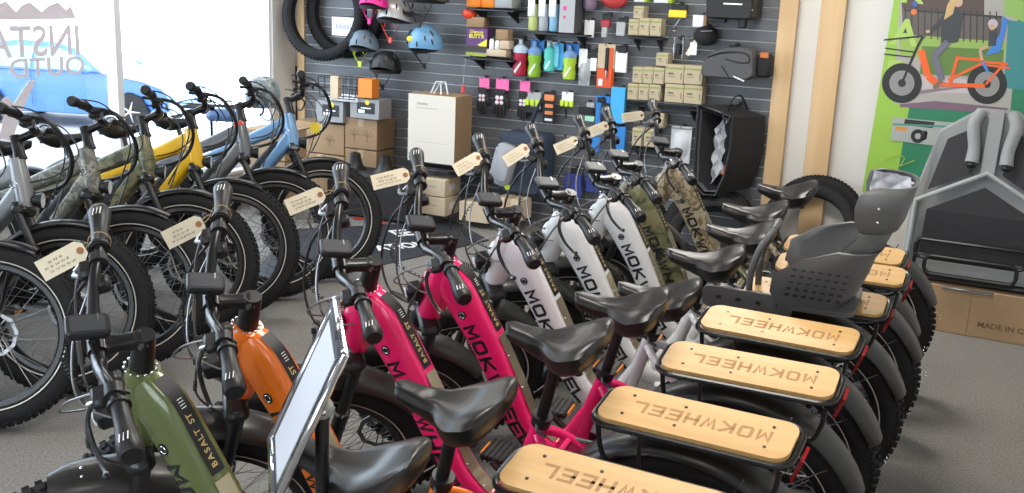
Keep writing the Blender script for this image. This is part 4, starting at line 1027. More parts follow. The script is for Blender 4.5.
# gloves
def glove(bb, label):
    rt, w, h = hung('glove_pair', bb, .085, label, 'gloves', 'black gloves with pink headers')
    MB().use(M_('pink header card', (.90, .16, .42))).rbox((w*.12, -.004, h*.85), (w*.72, .004, h*.28), .001).build('header_card', None, rt)
    mb = MB().use(M_('black glove cloth', (.022, .02, .022), .7)); mb.ell((0, .006, h*.46), (w*.40, .018, h*.24), 14, 10)
    for i, (x, l) in enumerate(((-.30, .20), (-.12, .10), (.06, .06), (.24, .12))): mb.curve([(w*x, .004, h*.40), (w*(x-.02), 0, h*.24), (w*(x-.03), .004, h*l*.6)], [w*.10, w*.095, w*.075], 8, 3)
    mb.curve([(w*.30, 0, h*.52), (w*.46, -.006, h*.40), (w*.44, 0, h*.28)], [w*.10, w*.09, w*.06], 8, 3); mb.rbox((0, .006, h*.68), (w*.66, .03, h*.14), .006); g = mb.build('glove', None, rt)
    m2 = MB().use(P_)
    for a in range(4):
        t = PI/4+a*PI/2; m2.ell((w*.17*math.cos(t), -.013, h*.47+w*.17*math.sin(t)), (w*.11, .004, w*.11), 8, 5)
    m2.use(pinkm).ell((0, -.015, h*.47), (w*.08, .004, w*.08), 8, 5); m2.build('glove_badge', None, g)
    hk = MB(); hook(hk, h*.98, .06); hk.build('peg_hook', None, rt)
glove((475.5, 77, 489.5, 116), 'black glove pair with pink header card, leftmost of the three')
glove((491, 78, 509, 119.5), 'black glove pair with pink header card, middle of the three')
glove((516, 80, 530, 122.5), 'black glove pair with pink header card, rightmost of the three')
neonp = M_('neon yellow plastic', (.60, .80, .04), .4)
pack('light_pack', (525.5, 92, 541, 113), 'neon yellow and black clip pack right of the gloves', 'package', [(sil, 0, .2, 1, 1, .003), (neonp, 0, .35, .28, .65, .02), (neonp, .36, .35, .60, .65, .02), (neonp, .70, .35, .95, .65, .02), (K_, .05, .0, .9, .30, .015)])
pack('light_pack', (543, 92, 555.5, 123.5), 'tall black card with three orange pieces', 'package', [(K_, 0, 0, 1, 1, .004), (M_('orange plastic', (.85, .28, .10)), .1, .72, .9, .92, .012), (M_('orange plastic', (.85, .28, .10)), .2, .50, .85, .62, .012), (M_('orange plastic', (.85, .28, .10)), .2, .28, .85, .40, .012), (P_, .2, .08, .8, .16, .002)])
rt, w, h = pack('light_pack', (560, 92, 574.5, 120), 'white and neon yellow light pack with hanging black straps', 'package', [(P_, .1, .68, .9, 1, .003), (neonp, .05, .48, .30, .70, .02), (neonp, .38, .48, .62, .70, .02), (neonp, .70, .48, .95, .70, .02)])
mb = MB().use(K_); mb.curve([(-w*.5, -.01, h*.35), (-w*.1, -.02, h*.48), (0, -.015, h*.05)], .005, 5, 4); mb.curve([(w*.5, -.01, h*.35), (w*.1, -.02, h*.48), (w*.02, -.015, h*.1)], .005, 5, 4); mb.build('strap', None, rt)
pack('accessory_pack', (577, 102, 596, 121), 'small black clip pack with a mint green sticker', 'package', [(K_, .1, .35, .9, .75, .02), (M_('mint sticker', (.40, .75, .55)), .45, .0, .95, .28, .006), (sil, .5, .6, .9, 1, .003)])
pack('tool_pack', (595.5, 96, 612, 126), 'blue card with a black window and black tool', 'package', [(blue, 0, 0, 1, 1, .006), (K_, .1, .78, .6, .95, .01), (K_, .4, .0, 1, .78, .03)])
pack('tool_pack', (612.5, 87, 626.5, 123), 'tall sky blue box with a grey oval window', 'package', [(cyan, 0, 0, 1, 1, .05), (M_('oval window grey', (.28, .34, .42)), .15, .18, .75, .66, .004)])
pack('tool_pack', (592.5, 126, 601, 152), 'narrow blue pack hanging lower left, behind the handlebars', 'package', [(blue, 0, 0, 1, 1, .02), (cyan, .2, .1, .8, .5, .004)])
pack('tool_pack', (612.5, 126, 626, 152), 'blue pack hanging lower right, behind the handlebars', 'package', [(blue, 0, 0, 1, 1, .03), (K_, .1, .1, .9, .45, .01)])
pack('lock_pack', (566, 168, 584, 196), 'dark blue pouch hanging low behind the white bikes, left one', 'package', [(M_('royal blue pouch', (.03, .05, .28)), 0, 0, 1, .8, .04), (K_, .3, .75, .7, 1, .02)], 'royal blue pouches')
pack('lock_pack', (588, 164, 606, 192), 'dark blue pouch hanging low behind the white bikes, right one', 'package', [(M_('royal blue pouch', (.03, .05, .28)), 0, 0, 1, .8, .04), (K_, .3, .75, .7, 1, .02)], 'royal blue pouches')
pack('parts_bag', (669.5, 126, 692, 163), 'sealed white plastic bag with small print on the slatwall', 'package', [(M_('white plastic film', (.62, .64, .68), .3), .04, 0, .96, 1, .008), (M_('white plastic film', (.62, .64, .68), .3), .08, .05, .92, .9, -.03), (K_, .36, .42, .62, .48, .002), (sil, .05, .93, .95, 1, .01)])
# yellow light, black camera, bracket
pack('light_pack', (670, 4, 688.5, 20), 'yellow and black front light hanging on a peg', 'package', [(K_, .1, .45, .95, .98, .02), (M_('yellow plastic', (.90, .68, .03), .35), .0, .15, .95, .62, .03)])
rt, w, h = hung('accessory_strap', (672, 18, 681, 31), .09, 'silver curved strap hanging under the yellow light', 'strap'); MB().use(M['silver']).curve([(w*.4, 0, h), (w*.1, -.01, h*.6), (-w*.4, 0, h*.1), (-w*.1, .01, 0)], .006, 6, 5).build('curved_strap', None, rt)
pack('accessory_pack', (695, 15, 708.5, 27), 'small white box above the black cycling bag', 'package', [(P_, 0, 0, .8, 1, .06), (M['card'], .8, 0, 1, 1, .05)])
rt, w, h = hung('pouch', (693, 25, 717, 46), .13, 'small round black pouch hanging below the white box', 'pouch'); mb = MB().use(M['darkcloth']); mb.ell((0, .02, h*.5), (w*.5, .07, h*.5), 18, 12); mb.use(M['silver']).tube([(-w*.1, -.055, h*.7), (w*.35, -.03, h*.75)], .003, 5); hook(mb, h*.9, .10); mb.build('pouch_body', None, rt)
rt, w, h = hung('mount_bracket', (674, 37, 683.5, 59), .10, 'square silver wire bracket on the slatwall', 'bracket'); mb = MB().use(M['silver']); mb.tube([(x, -.01, z_) for x, z_ in ((-w*.45, 0), (w*.45, 0), (w*.45, h), (-w*.45, h))], .005, 6, closed=True); mb.use(K_).rbox((0, 0, h*.45), (w*.5, .05, h*.5), .006); hook(mb, h*.95, .075); mb.build('bracket_body', None, rt)
rt, w, h = hung('paper_label', (684, 40, 698, 57), .11, 'cream and white label hanging by the silver bracket', 'label'); MB().use(M['tag']).rbox((-w*.25, -.01, h*.5), (w*.3, .002, h), .0005, Matrix.Rotation(.5, 4, 'Y')).use(P_).rbox((w*.2, -.012, h*.5), (w*.5, .002, h*.75), .0005).build('label_sheet', None, rt); hk = MB(); hook(hk, h*.95, .085); hk.build('peg_hook', None, rt)
# hard case, frame bag
rt, w, h = hung('hard_case', (706.5, -14, 754, 19), .30, 'black hard pannier case cut by the top edge, with a pale edge line', 'case')
mb = MB().use(K_); mb.loft([[Vector((x*k, y, h*.5+z_*k)) for x, z_ in rrect(w, h, .03, 4)] for k, y in ((.92, -.02), (1, .0), (1, .24), (.95, .27))]); c = mb.build('case_body', None, rt)
MB().use(M_('grey edge trim', (.25, .25, .26))).rbox((0, -.006, h*.30), (w*1.01, .012, .012), .003).build('edge_trim', None, c); MB().use(P_).rbox((w*.08, -.022, h*.46), (w*.40, .002, .010), .0005).build('printed_line', None, c)
mb = MB().use(K_); mb.rbox((w*.27, .05, -.02), (.05, .06, .07), .008); mb.rbox((-w*.25, .05, -.012), (.10, .05, .03), .006); mb.build('case_clamp', None, rt)
mb = MB(); hook(mb, h*.8, .274, .005, -w*.3); hook(mb, h*.8, .274, .005, w*.3); mb.build('mount_rail', None, rt)
rt, w, h = hung('frame_bag', (703, 46, 757, 78), .20, 'dark grey wedge-shaped frame bag with an orange tag', 'bag')
o_ = [(-.5, .10), (-.47, .50), (-.33, .80), (-.05, .98), (.35, 1.0), (.46, .88), (.5, .12), (.40, 0), (-.42, 0)]
grb = M_('dark grey bag cloth', (.075, .075, .08), .55, bump=.25, bscale=120)
mb = MB().use(grb); mb.loft([[Vector((x*w*k, y, h*.5+(z_-.5)*h*k)) for x, z_ in o_] for k, y in ((.93, -.06), (1, -.035), (1, .06), (.95, .09))]); c = mb.build('bag_body', None, rt, 50)
mb = MB().use(K_); mb.curve([(-w*.38, -.062, h*.62), (-w*.1, -.064, h*.80), (w*.30, -.064, h*.84), (w*.40, -.062, h*.6), (w*.28, -.063, h*.52), (-w*.05, -.064, h*.62)], .005, 6, 4); mb.tube([(w*.05, -.062, h*.05), (-w*.10, -.062, h*.40)], .004, 5); mb.build('bag_zip', None, c); MB().use(M['silver']).rbox((w*.22, -.064, h*.16), (w*.22, .003, h*.06), .001, Matrix.Rotation(.35, 4, 'Y')).build('bag_print', None, c)
MB().use(M_('orange cloth tag', (.55, .16, .03))).rbox((w*.62, .0, h*.78), (.055, .006, .035), .001).build('orange_tag', None, rt); MB().use(M['darkcloth']).rbox((w*.62, .05, h*.45), (.10, .10, h*.75), .02).build('side_strap', None, rt)
mb = MB(); hook(mb, h*1.0, .174, .004); mb.build('peg_hook', None, rt)
# open pannier
rt, w, h = hung('open_pannier', (699, 104, 760, 197), .26, 'large open black pannier bag with a grey lining and an orange label inside', 'bag')
mb = MB().use(M['darkcloth']); ro = [(-.5, .97), (.12, .92), (.06, .30), (-.10, .0), (-.45, .12)]; fx_ = [(.5, .86), (.52, .9)]
front_ = [Vector((x*w, -.10, z_*h)) for x, z_ in ((-.50, .98), (-.20, .93), (.06, .88), (.08, .55), (.02, .25), (-.10, .03), (-.30, .02), (-.46, .12), (-.49, .5))]
back_ = [Vector((p.x*.96+w*.40, .16, p.z*.94+h*.05)) for p in front_]
mid_ = [p*.5+q*.5 for p, q in zip(front_, back_)]
mb.loft([front_, mid_, back_], cap=False); mb.f.append([len(mb.v)-9+i for i in range(9)]); mb.m.append(0)
inn = [Vector((p.x*.90-.012*0-w*.02, p.y+.002, h*.48+(p.z-h*.48)*.92)) for p in front_]; inb = [Vector((p.x+.05, p.y+.20, p.z)) for p in inn]
c = mb.build('bag_body', None, rt, 50)
m2 = MB().use(M_('grey bag lining', (.11, .115, .13), .6)); m2.loft([inn, inb], cap=False); m2.f.append([9+i for i in range(9)]); m2.m.append(0); m2.build('bag_lining', None, c, 50)
m3 = MB().use(K_); m3.tube(front_, .010, 7, closed=True); m3.build('bag_rim', None, c)
MB().use(M_('orange label', (.85, .25, .08))).rbox((-w*.27, .0, h*.26), (.085, .004, .06), .001, Matrix.Rotation(.3, 4, 'Y')).build('orange_label', None, c)
mb = MB().use(M_('silvery film', (.55, .57, .62), .25, metal=.3)); mb.grid([[(-w*.25+w*.035*i+.01*math.sin(j*2.), -.02+.015*math.sin(i*1.7+j), h*.12+h*.055*j+.02*i) for i in range(6)] for j in range(12)], (0, .004, 0)); mb.build('plastic_wrap', None, c)
mb = MB().use(K_); mb.curve([(-w*.05, -.04, h*.93), (w*.02, -.06, h*1.06), (w*.12, -.02, h*1.10), (w*.22, .04, h*.95)], .009, 7, 5, flat=.5); mb.curve([(-w*.1, -.11, h*.94), (-w*.02, -.12, h*.80), (w*.05, -.11, h*.90)], .007, 6, 4); mb.build('carry_strap', None, rt)
mb = MB(); hook(mb, h*.98, .22, .005); mb.build('peg_hook', None, rt)
# navy bag and grey cushion behind the first white bike
rt, w, h = hung('navy_pannier', (503, 118, 548, 196), .22, 'navy pannier with a neon yellow logo hanging behind the white bikes', 'bag')
mb = MB().use(navy); mb.loft([[Vector((x*k, y, h*.42+z_*k)) for x, z_ in rrect(w, h*.80, .05, 4)] for k, y in ((.86, -.10), (1, -.06), (1, .12), (.92, .16))]); c = mb.build('bag_body', None, rt)
MB().use(neonp).add([(-w*.34, -.102, h*.14), (-w*.20, -.102, h*.17), (-w*.18, -.102, h*.10), (-w*.26, -.102, h*.08)], [(0, 1, 2, 3)]).build('bag_logo', None, c, 0)
mb = MB().use(navy); mb.curve([(w*.05, .0, h*.78), (w*.20, -.03, h*1.05), (w*.24, .05, h*1.25)], [.035, .025, .02], 8, 5, flat=.4); mb.build('carry_strap', None, rt); mb = MB(); hook(mb, h*.78, .19, .005); mb.build('peg_hook', None, rt)
rt, w, h = hung('grey_cushion', (486, 142, 512, 184), .44, 'light grey padded cushion leaning left of the navy pannier', 'cushion')
mb = MB().use(M_('light grey padding', (.33, .34, .37), .6)); mb.loft([[Vector((x*k, y, h*.5+z_*k)) for x, z_ in rrect(w*.8, h, .05, 4)] for k, y in ((.75, -.05), (1, -.02), (1, .03), (.85, .06))], mx=Matrix.Rotation(.25, 4, 'Y')); c = mb.build('cushion_body', None, rt)
mb = MB(); hook(mb, h*.9, .40, .005); mb.build('peg_hook', None, rt)
# thin rods near the carton
single('pump_rod', (461, 58, 466, 93), .12, 'thin silver rod with a red foot hanging above the large carton', 'rod', lambda mb, w, h: (mb.use(M['silver']).tube([(0, 0, h*.2), (w*.4, 0, h)], .005, 7), mb.use(redstrap).tube([(-w*.05, 0, 0), (w*.05, 0, h*.22)], .014, 8), hook(mb, h, .09, .0025, w*.4)))
single('wire_stand', (430, 82, 449, 94), .40, 'small clear wire stand on top of the large carton', 'stand', lambda mb, w, h: (mb.use(M_('clear acrylic', (.75, .76, .78), .15)).tube([(-w*.45, 0, 0), (-w*.25, .02, h), (w*.25, .02, h), (w*.45, 0, 0)], .006, 6), mb.tube([(-w*.2, -.03, 0), (0, .02, h), (w*.2, -.03, 0)], .006, 6)))
# wire basket on the grey boxes
u, z, w, h = span((318, 78, 357, 99), .36); rt = empty('wire_basket', room(u, .36, z), WROT, 'black wire basket standing on the grey boxes', 'basket')
mb = MB().use(K_)
for zz_, k in ((0.006, .9), (h*.5, .95), (h, 1)): mb.tube([(sx*w*.5*k, y, zz_) for sx, y in ((-1, 0), (1, 0), (1, .2), (-1, .2))], .0045, 6, closed=True)
for i in range(7):
    x = -w*.5+w*i/6
    for y in (0, .2): mb.tube([(x*.9, y, 0.006), (x, y, h)], .0035, 5)
    mb.tube([(x*.9, 0, .006), (x*.9, .2, .006)], .0035, 5)
mb.build('basket_wires', None, rt)
single('paper_tray', (326, 97, 358, 101), .35, 'white tray lying under the wire basket', 'tray', lambda mb, w, h: (mb.use(P_).rbox((0, .09, h*.25), (w, .2, h*.4), .002), mb.rbox((0, -.008, h*.5), (w, .004, h), .001), mb.rbox((0, .188, h*.5), (w, .004, h), .001)))
# ---------------------------------------------------------------- floor things near the wall
p = on_floor(409, 226); rt = empty('black_chest', (p.x, p.y, .007), WROT, 'low black chest with two black horns, behind the wheel of the light blue bike', 'chest')
u_, z_, w_, h_ = 0, 0, .62, .30
MB().use(M['mesh']).rbox((-.38, .15, .17), (.74, .30, .34), .02).build('chest_body', None, rt)
for x in (-.58, -.31):
    MB().use(M['black']).lathe([(.10, 0), (.06, .03), (.045, .08), (.040, .12), (.001, .135)], (x, .15, .34), (0, 0, 1), 18).build('black_horn', None, rt)
# printed mat
pts = [on_floor(*q) for q in ((489, 241), (455, 222), (290, 230), (232, 300))]
mt = empty('printed_mat', (pts[0].x, pts[0].y, 0), (0, 0, 0), 'black mat with white and red lettering lying on the floor', 'mat')
loc = [(p.x-pts[0].x, p.y-pts[0].y) for p in pts]
MB().use(M['matcloth']).prism(loc, .001, .006).build('mat_sheet', None, mt, 0)
n0 = Vector((*loc[0], 0)); n3 = Vector((*loc[3], 0)); dx = (n0-n3).normalized(); dy = Vector((-dx.y, dx.x, 0))
def mtext(body, s, px, py, m, b=.006, wd=1.2):
    q = on_floor(px, py)-Vector((pts[0].x, pts[0].y, 0)); MB().use(m).text(body, s, basis((q.x, q.y, .0062), Vector((.86, .51, 0)), Vector((-.51, .86, 0))), .0006, b, wd).build('mat_lettering', None, mt, 0)
mtext('ATION', .20, 402, 247, M['white'], .006, .62); mtext('EE', .26, 402, 234, M['white'], .008, .55)
mtext('Z', .36, 370, 222, M_('red mat print', (.65, .03, .02)), .012, .7)
# loose tyres
def lean_tyre(px, py, y, label, rad, lean, w=.075, heading=WA, grp='loose tyres on the floor by the wall'):
    b = on_floor(px, py) if y is None else None
    c = b+Vector((0, 0, 0)); ax = (WN*math.cos(lean)+Vector((0, 0, math.sin(lean)))); up = (Vector((0, 0, math.cos(lean)))-WN*math.sin(lean))
    return tyre_at('loose_tyre', c+up*(rad-.004)+Vector((0, 0, w*.5*math.sin(lean)*.6)), ax, label, rad=rad, group=grp, w=w)
def base_for(px_top, py_top, rad, off):   # wheel standing `off` in front of the wall with its crown seen at a pixel column
    u, z, t = on_wall(px_top, py_top, off); return u
def wall_tyre(px_, off, rad, lean, label, w=.105):
    u, z, t = on_wall(px_, 230, off); zc = rad*math.cos(lean)+w*.42*math.sin(lean); ax = (WN*math.cos(lean)+Vector((0, 0, math.sin(lean))))
    return tyre_at('loose_tyre', room(u, off, zc), ax, label, rad=rad, group='loose tyres on the floor by the wall', w=w)
a = wall_tyre(814, .20, .325, .42, 'fat tyre leaning on the wall below the lumber posts, rearmost of the right pair')
b = wall_tyre(808, .37, .315, .46, 'fat tyre with a pink sticker, in front of the other leaning one by the lumber')
c = wall_tyre(708, .30, .31, .85, 'fat tyre leaning low behind the desert camouflage bike, rear of the left pair')
d = wall_tyre(712, .50, .30, .90, 'fat tyre leaning low behind the desert camouflage bike, front of the left pair')
def tyre_sticker(t, ang, m1, m2):
    mb = MB().use(m1); r = .315
    for sgn in (1, -1):
        mb.use(m1); mb.rbox((0, 0, 0), (.055, .002, .075), .0008, Matrix.Rotation(-ang, 4, 'Y') @ Matrix.Translation((r, sgn*.056, 0)))
        mb.use(m2); mb.rbox((0, 0, 0), (.02, .0024, .05), .0008, Matrix.Rotation(-ang, 4, 'Y') @ Matrix.Translation((r, sgn*.0562, 0)))
    mb.build('tyre_sticker', None, t)
tyre_sticker(a, R(58), M['paper'], M['red']); tyre_sticker(b, R(62), M['paper'], M_('pink print', (.75, .35, .42)))
# ---------------------------------------------------------------- trailer on its cardboard box
pb0 = on_floor(938, 331); pb1 = on_floor(1030, 347)
bd = (pb1-pb0).normalized(); ang = math.atan2(bd.y, bd.x)
bx_w, bx_h, bx_d = 1.35, .26, .45
o0 = pb0-bd*.20
rt = empty('trailer_carton', o0+Vector((-bd.y, bd.x, 0))*0, (0, 0, ang), 'long brown carton on the floor printed MADE IN CHINA, under the trailer', 'box')
MB().use(M['card']).rbox((bx_w/2, bx_d/2, bx_h/2), (bx_w, bx_d, bx_h), .004).build('carton', None, rt)
MB().use(M_('dark box print', (.17, .10, .05), .8)).text('MADE IN CHINA', .040, basis((.56, -.0008, .075), (1, 0, 0), (0, 0, 1)), .0004, .0012, 1.15).build('box_print', None, rt, 0)
MB().use(M_('carton seam', (.20, .12, .06), .9)).box((.34, -.0006, bx_h/2), (.002, .001, bx_h)).build('carton_seam', None, rt, 0)
tr_ = empty('bike_trailer', o0+Vector((-bd.y, bd.x, 0))*.10+bd*.32+Vector((0, 0, bx_h+.004)), (0, 0, ang), 'grey cargo trailer with dark mesh windows standing upright on the long carton', 'trailer')
# body: upright fabric tub, floor side facing the room; x across, y back, z up
H_, Wd = .93, .66
def tsec(z_, wx, y0, y1): return [Vector((x, y, z_)) for x, y in ((-wx, y0), (wx, y0), (wx, y1), (-wx, y1))]
mb = MB().use(M['fabricgrey'])
# outline of the lower face (pentagon) and roof panel
pent = [(-.36, .03), (-.345, .42), (0.0, .60), (.345, .42), (.36, .03)]
top_ = [(-.345, .42), (-.26, .80), (-.09, .93), (.09, .93), (.26, .80), (.345, .42), (0.0, .60)]
yb = .30
def out(pl, y0, y1, dz=0): return [Vector((x, y0, z_)) for x, z_ in pl], [Vector((x, y1, z_)) for x, z_ in pl]
hull = [(-.36, .03), (-.352, .42), (-.27, .80), (-.09, .93), (.09, .93), (.27, .80), (.352, .42), (.36, .03)]
yf = lambda z_: 0.0 if z_ < .45 else .0+(z_-.45)*.30
mb.loft([[Vector((x, yf(z_), z_)) for x, z_ in hull], [Vector((x*1.03, yf(z_)+.02, z_*1.01)) for x, z_ in hull], [Vector((x*1.03, .26+yf(z_)*.5, z_*1.0)) for x, z_ in hull], [Vector((x*.9, .34, .05+z_*.9)) for x, z_ in hull]])
body = mb.build('trailer_body', None, tr_, 30)
def panel(pl, nm, m, lift=.006, rr=0.):
    MB().use(m).add([Vector((x, yf(z_)-lift, z_)) for x, z_ in pl], [tuple(range(len(pl)))]).build(nm, None, body, 0)
def slabp(pl, nm, m, lift, th=.006):
    f = [Vector((x, yf(z_)-lift, z_)) for x, z_ in pl]; g = [p+Vector((0, th, 0)) for p in f]; MB().use(m).loft([f, g]).build(nm, None, body, 20)
slabp([(-.285, .14), (-.275, .385), (0, .535), (.275, .385), (.285, .14)], 'mesh_window', M['mesh'], .005)
slabp([(-.285, .49), (-.225, .77), (-.075, .855), (-.075, .605)], 'mesh_window', M['mesh'], .007)
slabp([(.285, .49), (.225, .77), (.075, .855), (.075, .605)], 'mesh_window', M['mesh'], .007)
mb = MB().use(M_('pale grey piping', (.36, .38, .38), .7)); mb.tube([(x, yf(z_)-.012, z_) for x, z_ in ((-.345, .08), (-.335, .43), (0, .61), (.335, .43), (.345, .08))], .014, 8); mb.build('canvas_piping', None, body)
mb = MB().use(M['fabricgrey']); mb.loft([[Vector((x, yf(z_)-.02, z_)) for x, z_ in ((-.035, z_), (.035, z_))]+[Vector((x, yf(z_)+.0, z_)) for x, z_ in ((.035, z_), (-.035, z_))] for z_ in (.60, .78, .94)]); mb.build('centre_band', None, body, 20)
for s in (-1, 1):
    mb = MB().use(M_('light grey roll', (.27, .285, .285), .7)); mb.curve([(s*.075, .12, .93), (s*.105, .085, .86), (s*.085, .06, .74), (s*.085, .035, .66)], [.030, .034, .032, .036], 12, 5); mb.use(M['ink']).cyl((s*.085, .030, .655), (s*.085, .022, .640), .022, n=14); mb.build('rolled_flap', None, body)
for s in (-1, 1): MB().use(M['black']).rbox((s*.345, .05, .80-.02), (.03, .05, .05), .008).build('corner_clip', None, tr_)
mb = MB().use(M['satin'])
for (x0, x1, z0, z1, yy) in ((-.30, .26, .13, .23, -.06), (-.24, .22, .05, .15, -.09)): mb.tube([(cx, yy, cz) for cx, cz in [(x0+(x1-x0)/2+a, (z0+z1)/2+b_) for a, b_ in rrect(x1-x0, z1-z0, .035, 4)]], .011, 8, closed=True)
mb.tube([(-.38, -.05, .018), (.37, -.05, .018)], .016, 8); mb.tube([(-.38, .20, .02), (.37, .20, .02)], .016, 8)
for x in (-.36, .36): mb.tube([(x, -.07, .02), (x, .22, .02)], .016, 8); mb.tube([(x*.85, -.05, .02), (x*.80, -.06, .22)], .011, 7)
mb.rbox((.33, -.06, .12), (.08, .08, .14), .01); mb.rbox((-.36, -.06, .09), (.06, .08, .10), .01)
mb.build('trailer_frame', None, tr_)
mb = MB().use(M['chrome']); mb.tube([(.345, -.115, .01), (.35, -.125, -.035), (.375, -.125, -.045), (.39, -.125, -.03)], .010, 8); mb.cyl((.345, -.10, .03), (.345, -.10, -.005), .018, n=12); mb.build('hitch', None, tr_)
mb = MB().use(M['steel']).rbox((0, -.13, -.006), (.26, .03, .012), .002); mb.build('base_bracket', None, tr_)
# ---------------------------------------------------------------- poster
pz_l, pz_b = on_wall(862, 192, .012)[:2]; pu_t = on_wall(893, -30, .012)
u0, zb, _ = on_wall(862, 192, .012); PW, PH = 1.14, 1.62
po = empty('wall_poster', room(u0, .012, zb), (0, R(2.4), WA), 'large green poster of a woman riding an orange cargo bike with a child', 'poster')
pm = lambda c, r=.45: M_('poster ink %d %d %d' % tuple(int(x*255) for x in c), c, r)
lv = [0]
def pl(m, pts_, mb): lv[0] += 1; mb.use(m).add([(x, -.0018-.00012*lv[0], z_) for x, z_ in pts_], [tuple(range(len(pts_)))])
MB().use(pm((.03, .22, .11))).rbox((PW/2, 0, PH/2), (PW, .003, PH), .0008).build('poster_sheet', None, po)
mb = MB(); G1 = pm((.32, .55, .07)); pl(G1, [(0, 0), (.20, 0), (.20, PH), (0, PH)], mb)
G2 = pm((.42, .62, .14))
for k, ch in enumerate('RAD'):
    lv[0] += 1; mb.use(G2).text(ch, .22, basis((.10, -.0040, 1.30-.26*k), (1, 0, 0), (0, 0, 1)), .0002, .006, 1.0)
def px(x, y):
    u, z_, _ = on_wall(x, y, .012); a_, b_ = u-u0, z_-zb; c_, s_ = math.cos(R(2.4)), math.sin(R(2.4)); return (a_*c_-b_*s_, a_*s_+b_*c_)
def q4(m, ps): pl(m, [px(*q) for q in ps], mb)
q4(pm((.42, .40, .36)), [(902, -30), (1022, -30), (1010, 116), (893, 103)])        # the photograph on it: pavement tone
q4(pm((.10, .07, .06)), [(901, -30), (985, -30), (984, 18), (902, 12)])             # dark building
q4(pm((.13, .11, .10)), [(902, 8), (1002, 18), (1000, 44), (903, 36)])              # railing shade
q4(pm((.30, .46, .10)), [(900, 34), (1006, 42), (1004, 62), (899, 56)])             # lawn
q4(pm((.12, .22, .05)), [(922, 46), (1004, 50), (1002, 78), (920, 74)])             # hedge
q4(pm((.55, .48, .50)), [(894, 98), (920, 76), (1004, 82), (1002, 94), (900, 92)])
q4(pm((.20, .12, .17)), [(900, 104), (935, 101), (1008, 108), (1007, 114), (900, 107)])
q4(pm((.05, .25, .26)), [(1008, 20), (1024, 22), (1024, 90), (1004, 88)]); q4(pm((.30, .50, .12)), [(1005, -10), (1024, -10), (1024, 22), (1004, 14)])
for i in range(15): x = 905+6.5*i; q4(pm((.05, .045, .04)), [(x, 6+i*.4), (x+1.2, 6+i*.4), (x+.8, 37+i*.5), (x-.4, 37+i*.5)])
q4(pm((.04, .04, .04)), [(904, 9), (1002, 16), (1002, 18), (904, 11)])
def pring(cx, cy, r0, r1, m, sq=1.):
    lv[0] += 1; n = 28; vs = []
    for rr in (r0, r1):
        for j in range(n): a = 2*PI*j/n; x, z_ = px(cx+rr*math.cos(a), cy+rr*sq*math.sin(a)); vs.append((x, -.0018-.00012*lv[0], z_))
    mb.use(m).add(vs, [(j, (j+1) % n, n+(j+1) % n, n+j) for j in range(n)])
pk = pm((.02, .02, .02)); pg = pm((.35, .35, .34)); po_ = pm((.88, .13, .02)); pj = pm((.05, .055, .06)); sk = pm((.62, .38, .26))
for cx, cy in ((902, 83), (987, 84)):
    pring(cx, cy, 12.5, 20, pk); pring(cx, cy, 0.1, 12.5, pg); pring(cx, cy, 3, 12, pm((.28, .28, .27))); pring(cx, cy, .1, 4, pk)
def pline(ps, wd, m):
    for a, b_ in zip(ps, ps[1:]):
        dx_, dy_ = b_[0]-a[0], b_[1]-a[1]; L_ = math.hypot(dx_, dy_); nx, ny = -dy_/L_*wd/2, dx_/L_*wd/2; q4(m, [(a[0]+nx, a[1]+ny), (b_[0]+nx, b_[1]+ny), (b_[0]-nx, b_[1]-ny), (a[0]-nx, a[1]-ny)])
pline([(902, 83), (916, 50), (923, 36)], 2.4, pk); pline([(884, 40), (922, 36)], 1.6, pk)
pline([(885, 48), (914, 52)], 1.2, pk); pline([(884, 54), (912, 57)], 1.2, pk)
pline([(921, 50), (928, 76), (940, 86)], 7, po_); pline([(936, 84), (985, 86)], 4, po_); pline([(950, 84), (958, 56)], 3.4, po_); pline([(948, 80), (985, 62), (1008, 64)], 2.6, po_); pline([(958, 58), (984, 60)], 3, po_); pline([(986, 84), (1004, 64)], 2.4, po_); pline([(978, 64), (1010, 68)], 2, po_)
# rider
q4(pj, [(941, 16), (957, 8), (963, 14), (958, 42), (941, 44)]); pline([(944, 18), (932, 30), (926, 33)], 4, pj); pline([(948, 42), (934, 56), (942, 80)], 7, pm((.16, .15, .20))); pline([(942, 80), (934, 88)], 4, pm((.2, .15, .12)))
pring(958, 2, .1, 5, sk); q4(pm((.62, .42, .18)), [(952, -4), (957, -4), (953, 14), (944, 20), (947, 6)]); pline([(926, 32), (930, 31)], 3, sk)
# child and blue seat
q4(pm((.05, .22, .65)), [(1003, 16), (1008, 20), (1000, 52), (986, 55), (992, 46), (1000, 34)]); pring(993, 24, .1, 5, pm((.55, .50, .55))); pring(992, 27, .1, 3, sk); q4(pj, [(990, 31), (997, 32), (996, 46), (988, 46)]); pline([(988, 46), (980, 50), (982, 60)], 3, sk); pline([(983, 62), (988, 72)], 3, pm((.05, .22, .65)))
pring(915, 4, .1, 3, pm((.06, .12, .40))); pring(914, 12, .1, 3, pm((.8, .2, .05)))
q4(pm((.40, .42, .40)), [(893, 117), (960, 123), (954, 148), (891, 140)]); q4(pm((.03, .03, .03)), [(905, 119), (935, 122), (933, 128), (904, 125)]); q4(pm((.65, .30, .06)), [(896, 126), (908, 127), (907, 131), (895, 130)]); pline([(893, 124), (958, 127)], 2, pm((.08, .30, .22)))
pring(918, 136, 3, 7, pk); q4(pm((.85, .70, .05)), [(991, 117), (1003, 119), (1002, 123), (991, 121)])
pline([(885, 160), (900, 154), (905, 158), (900, 166), (915, 160)], .9, pm((.35, .50, .05)))
mb.build('poster_picture', None, po, 0)
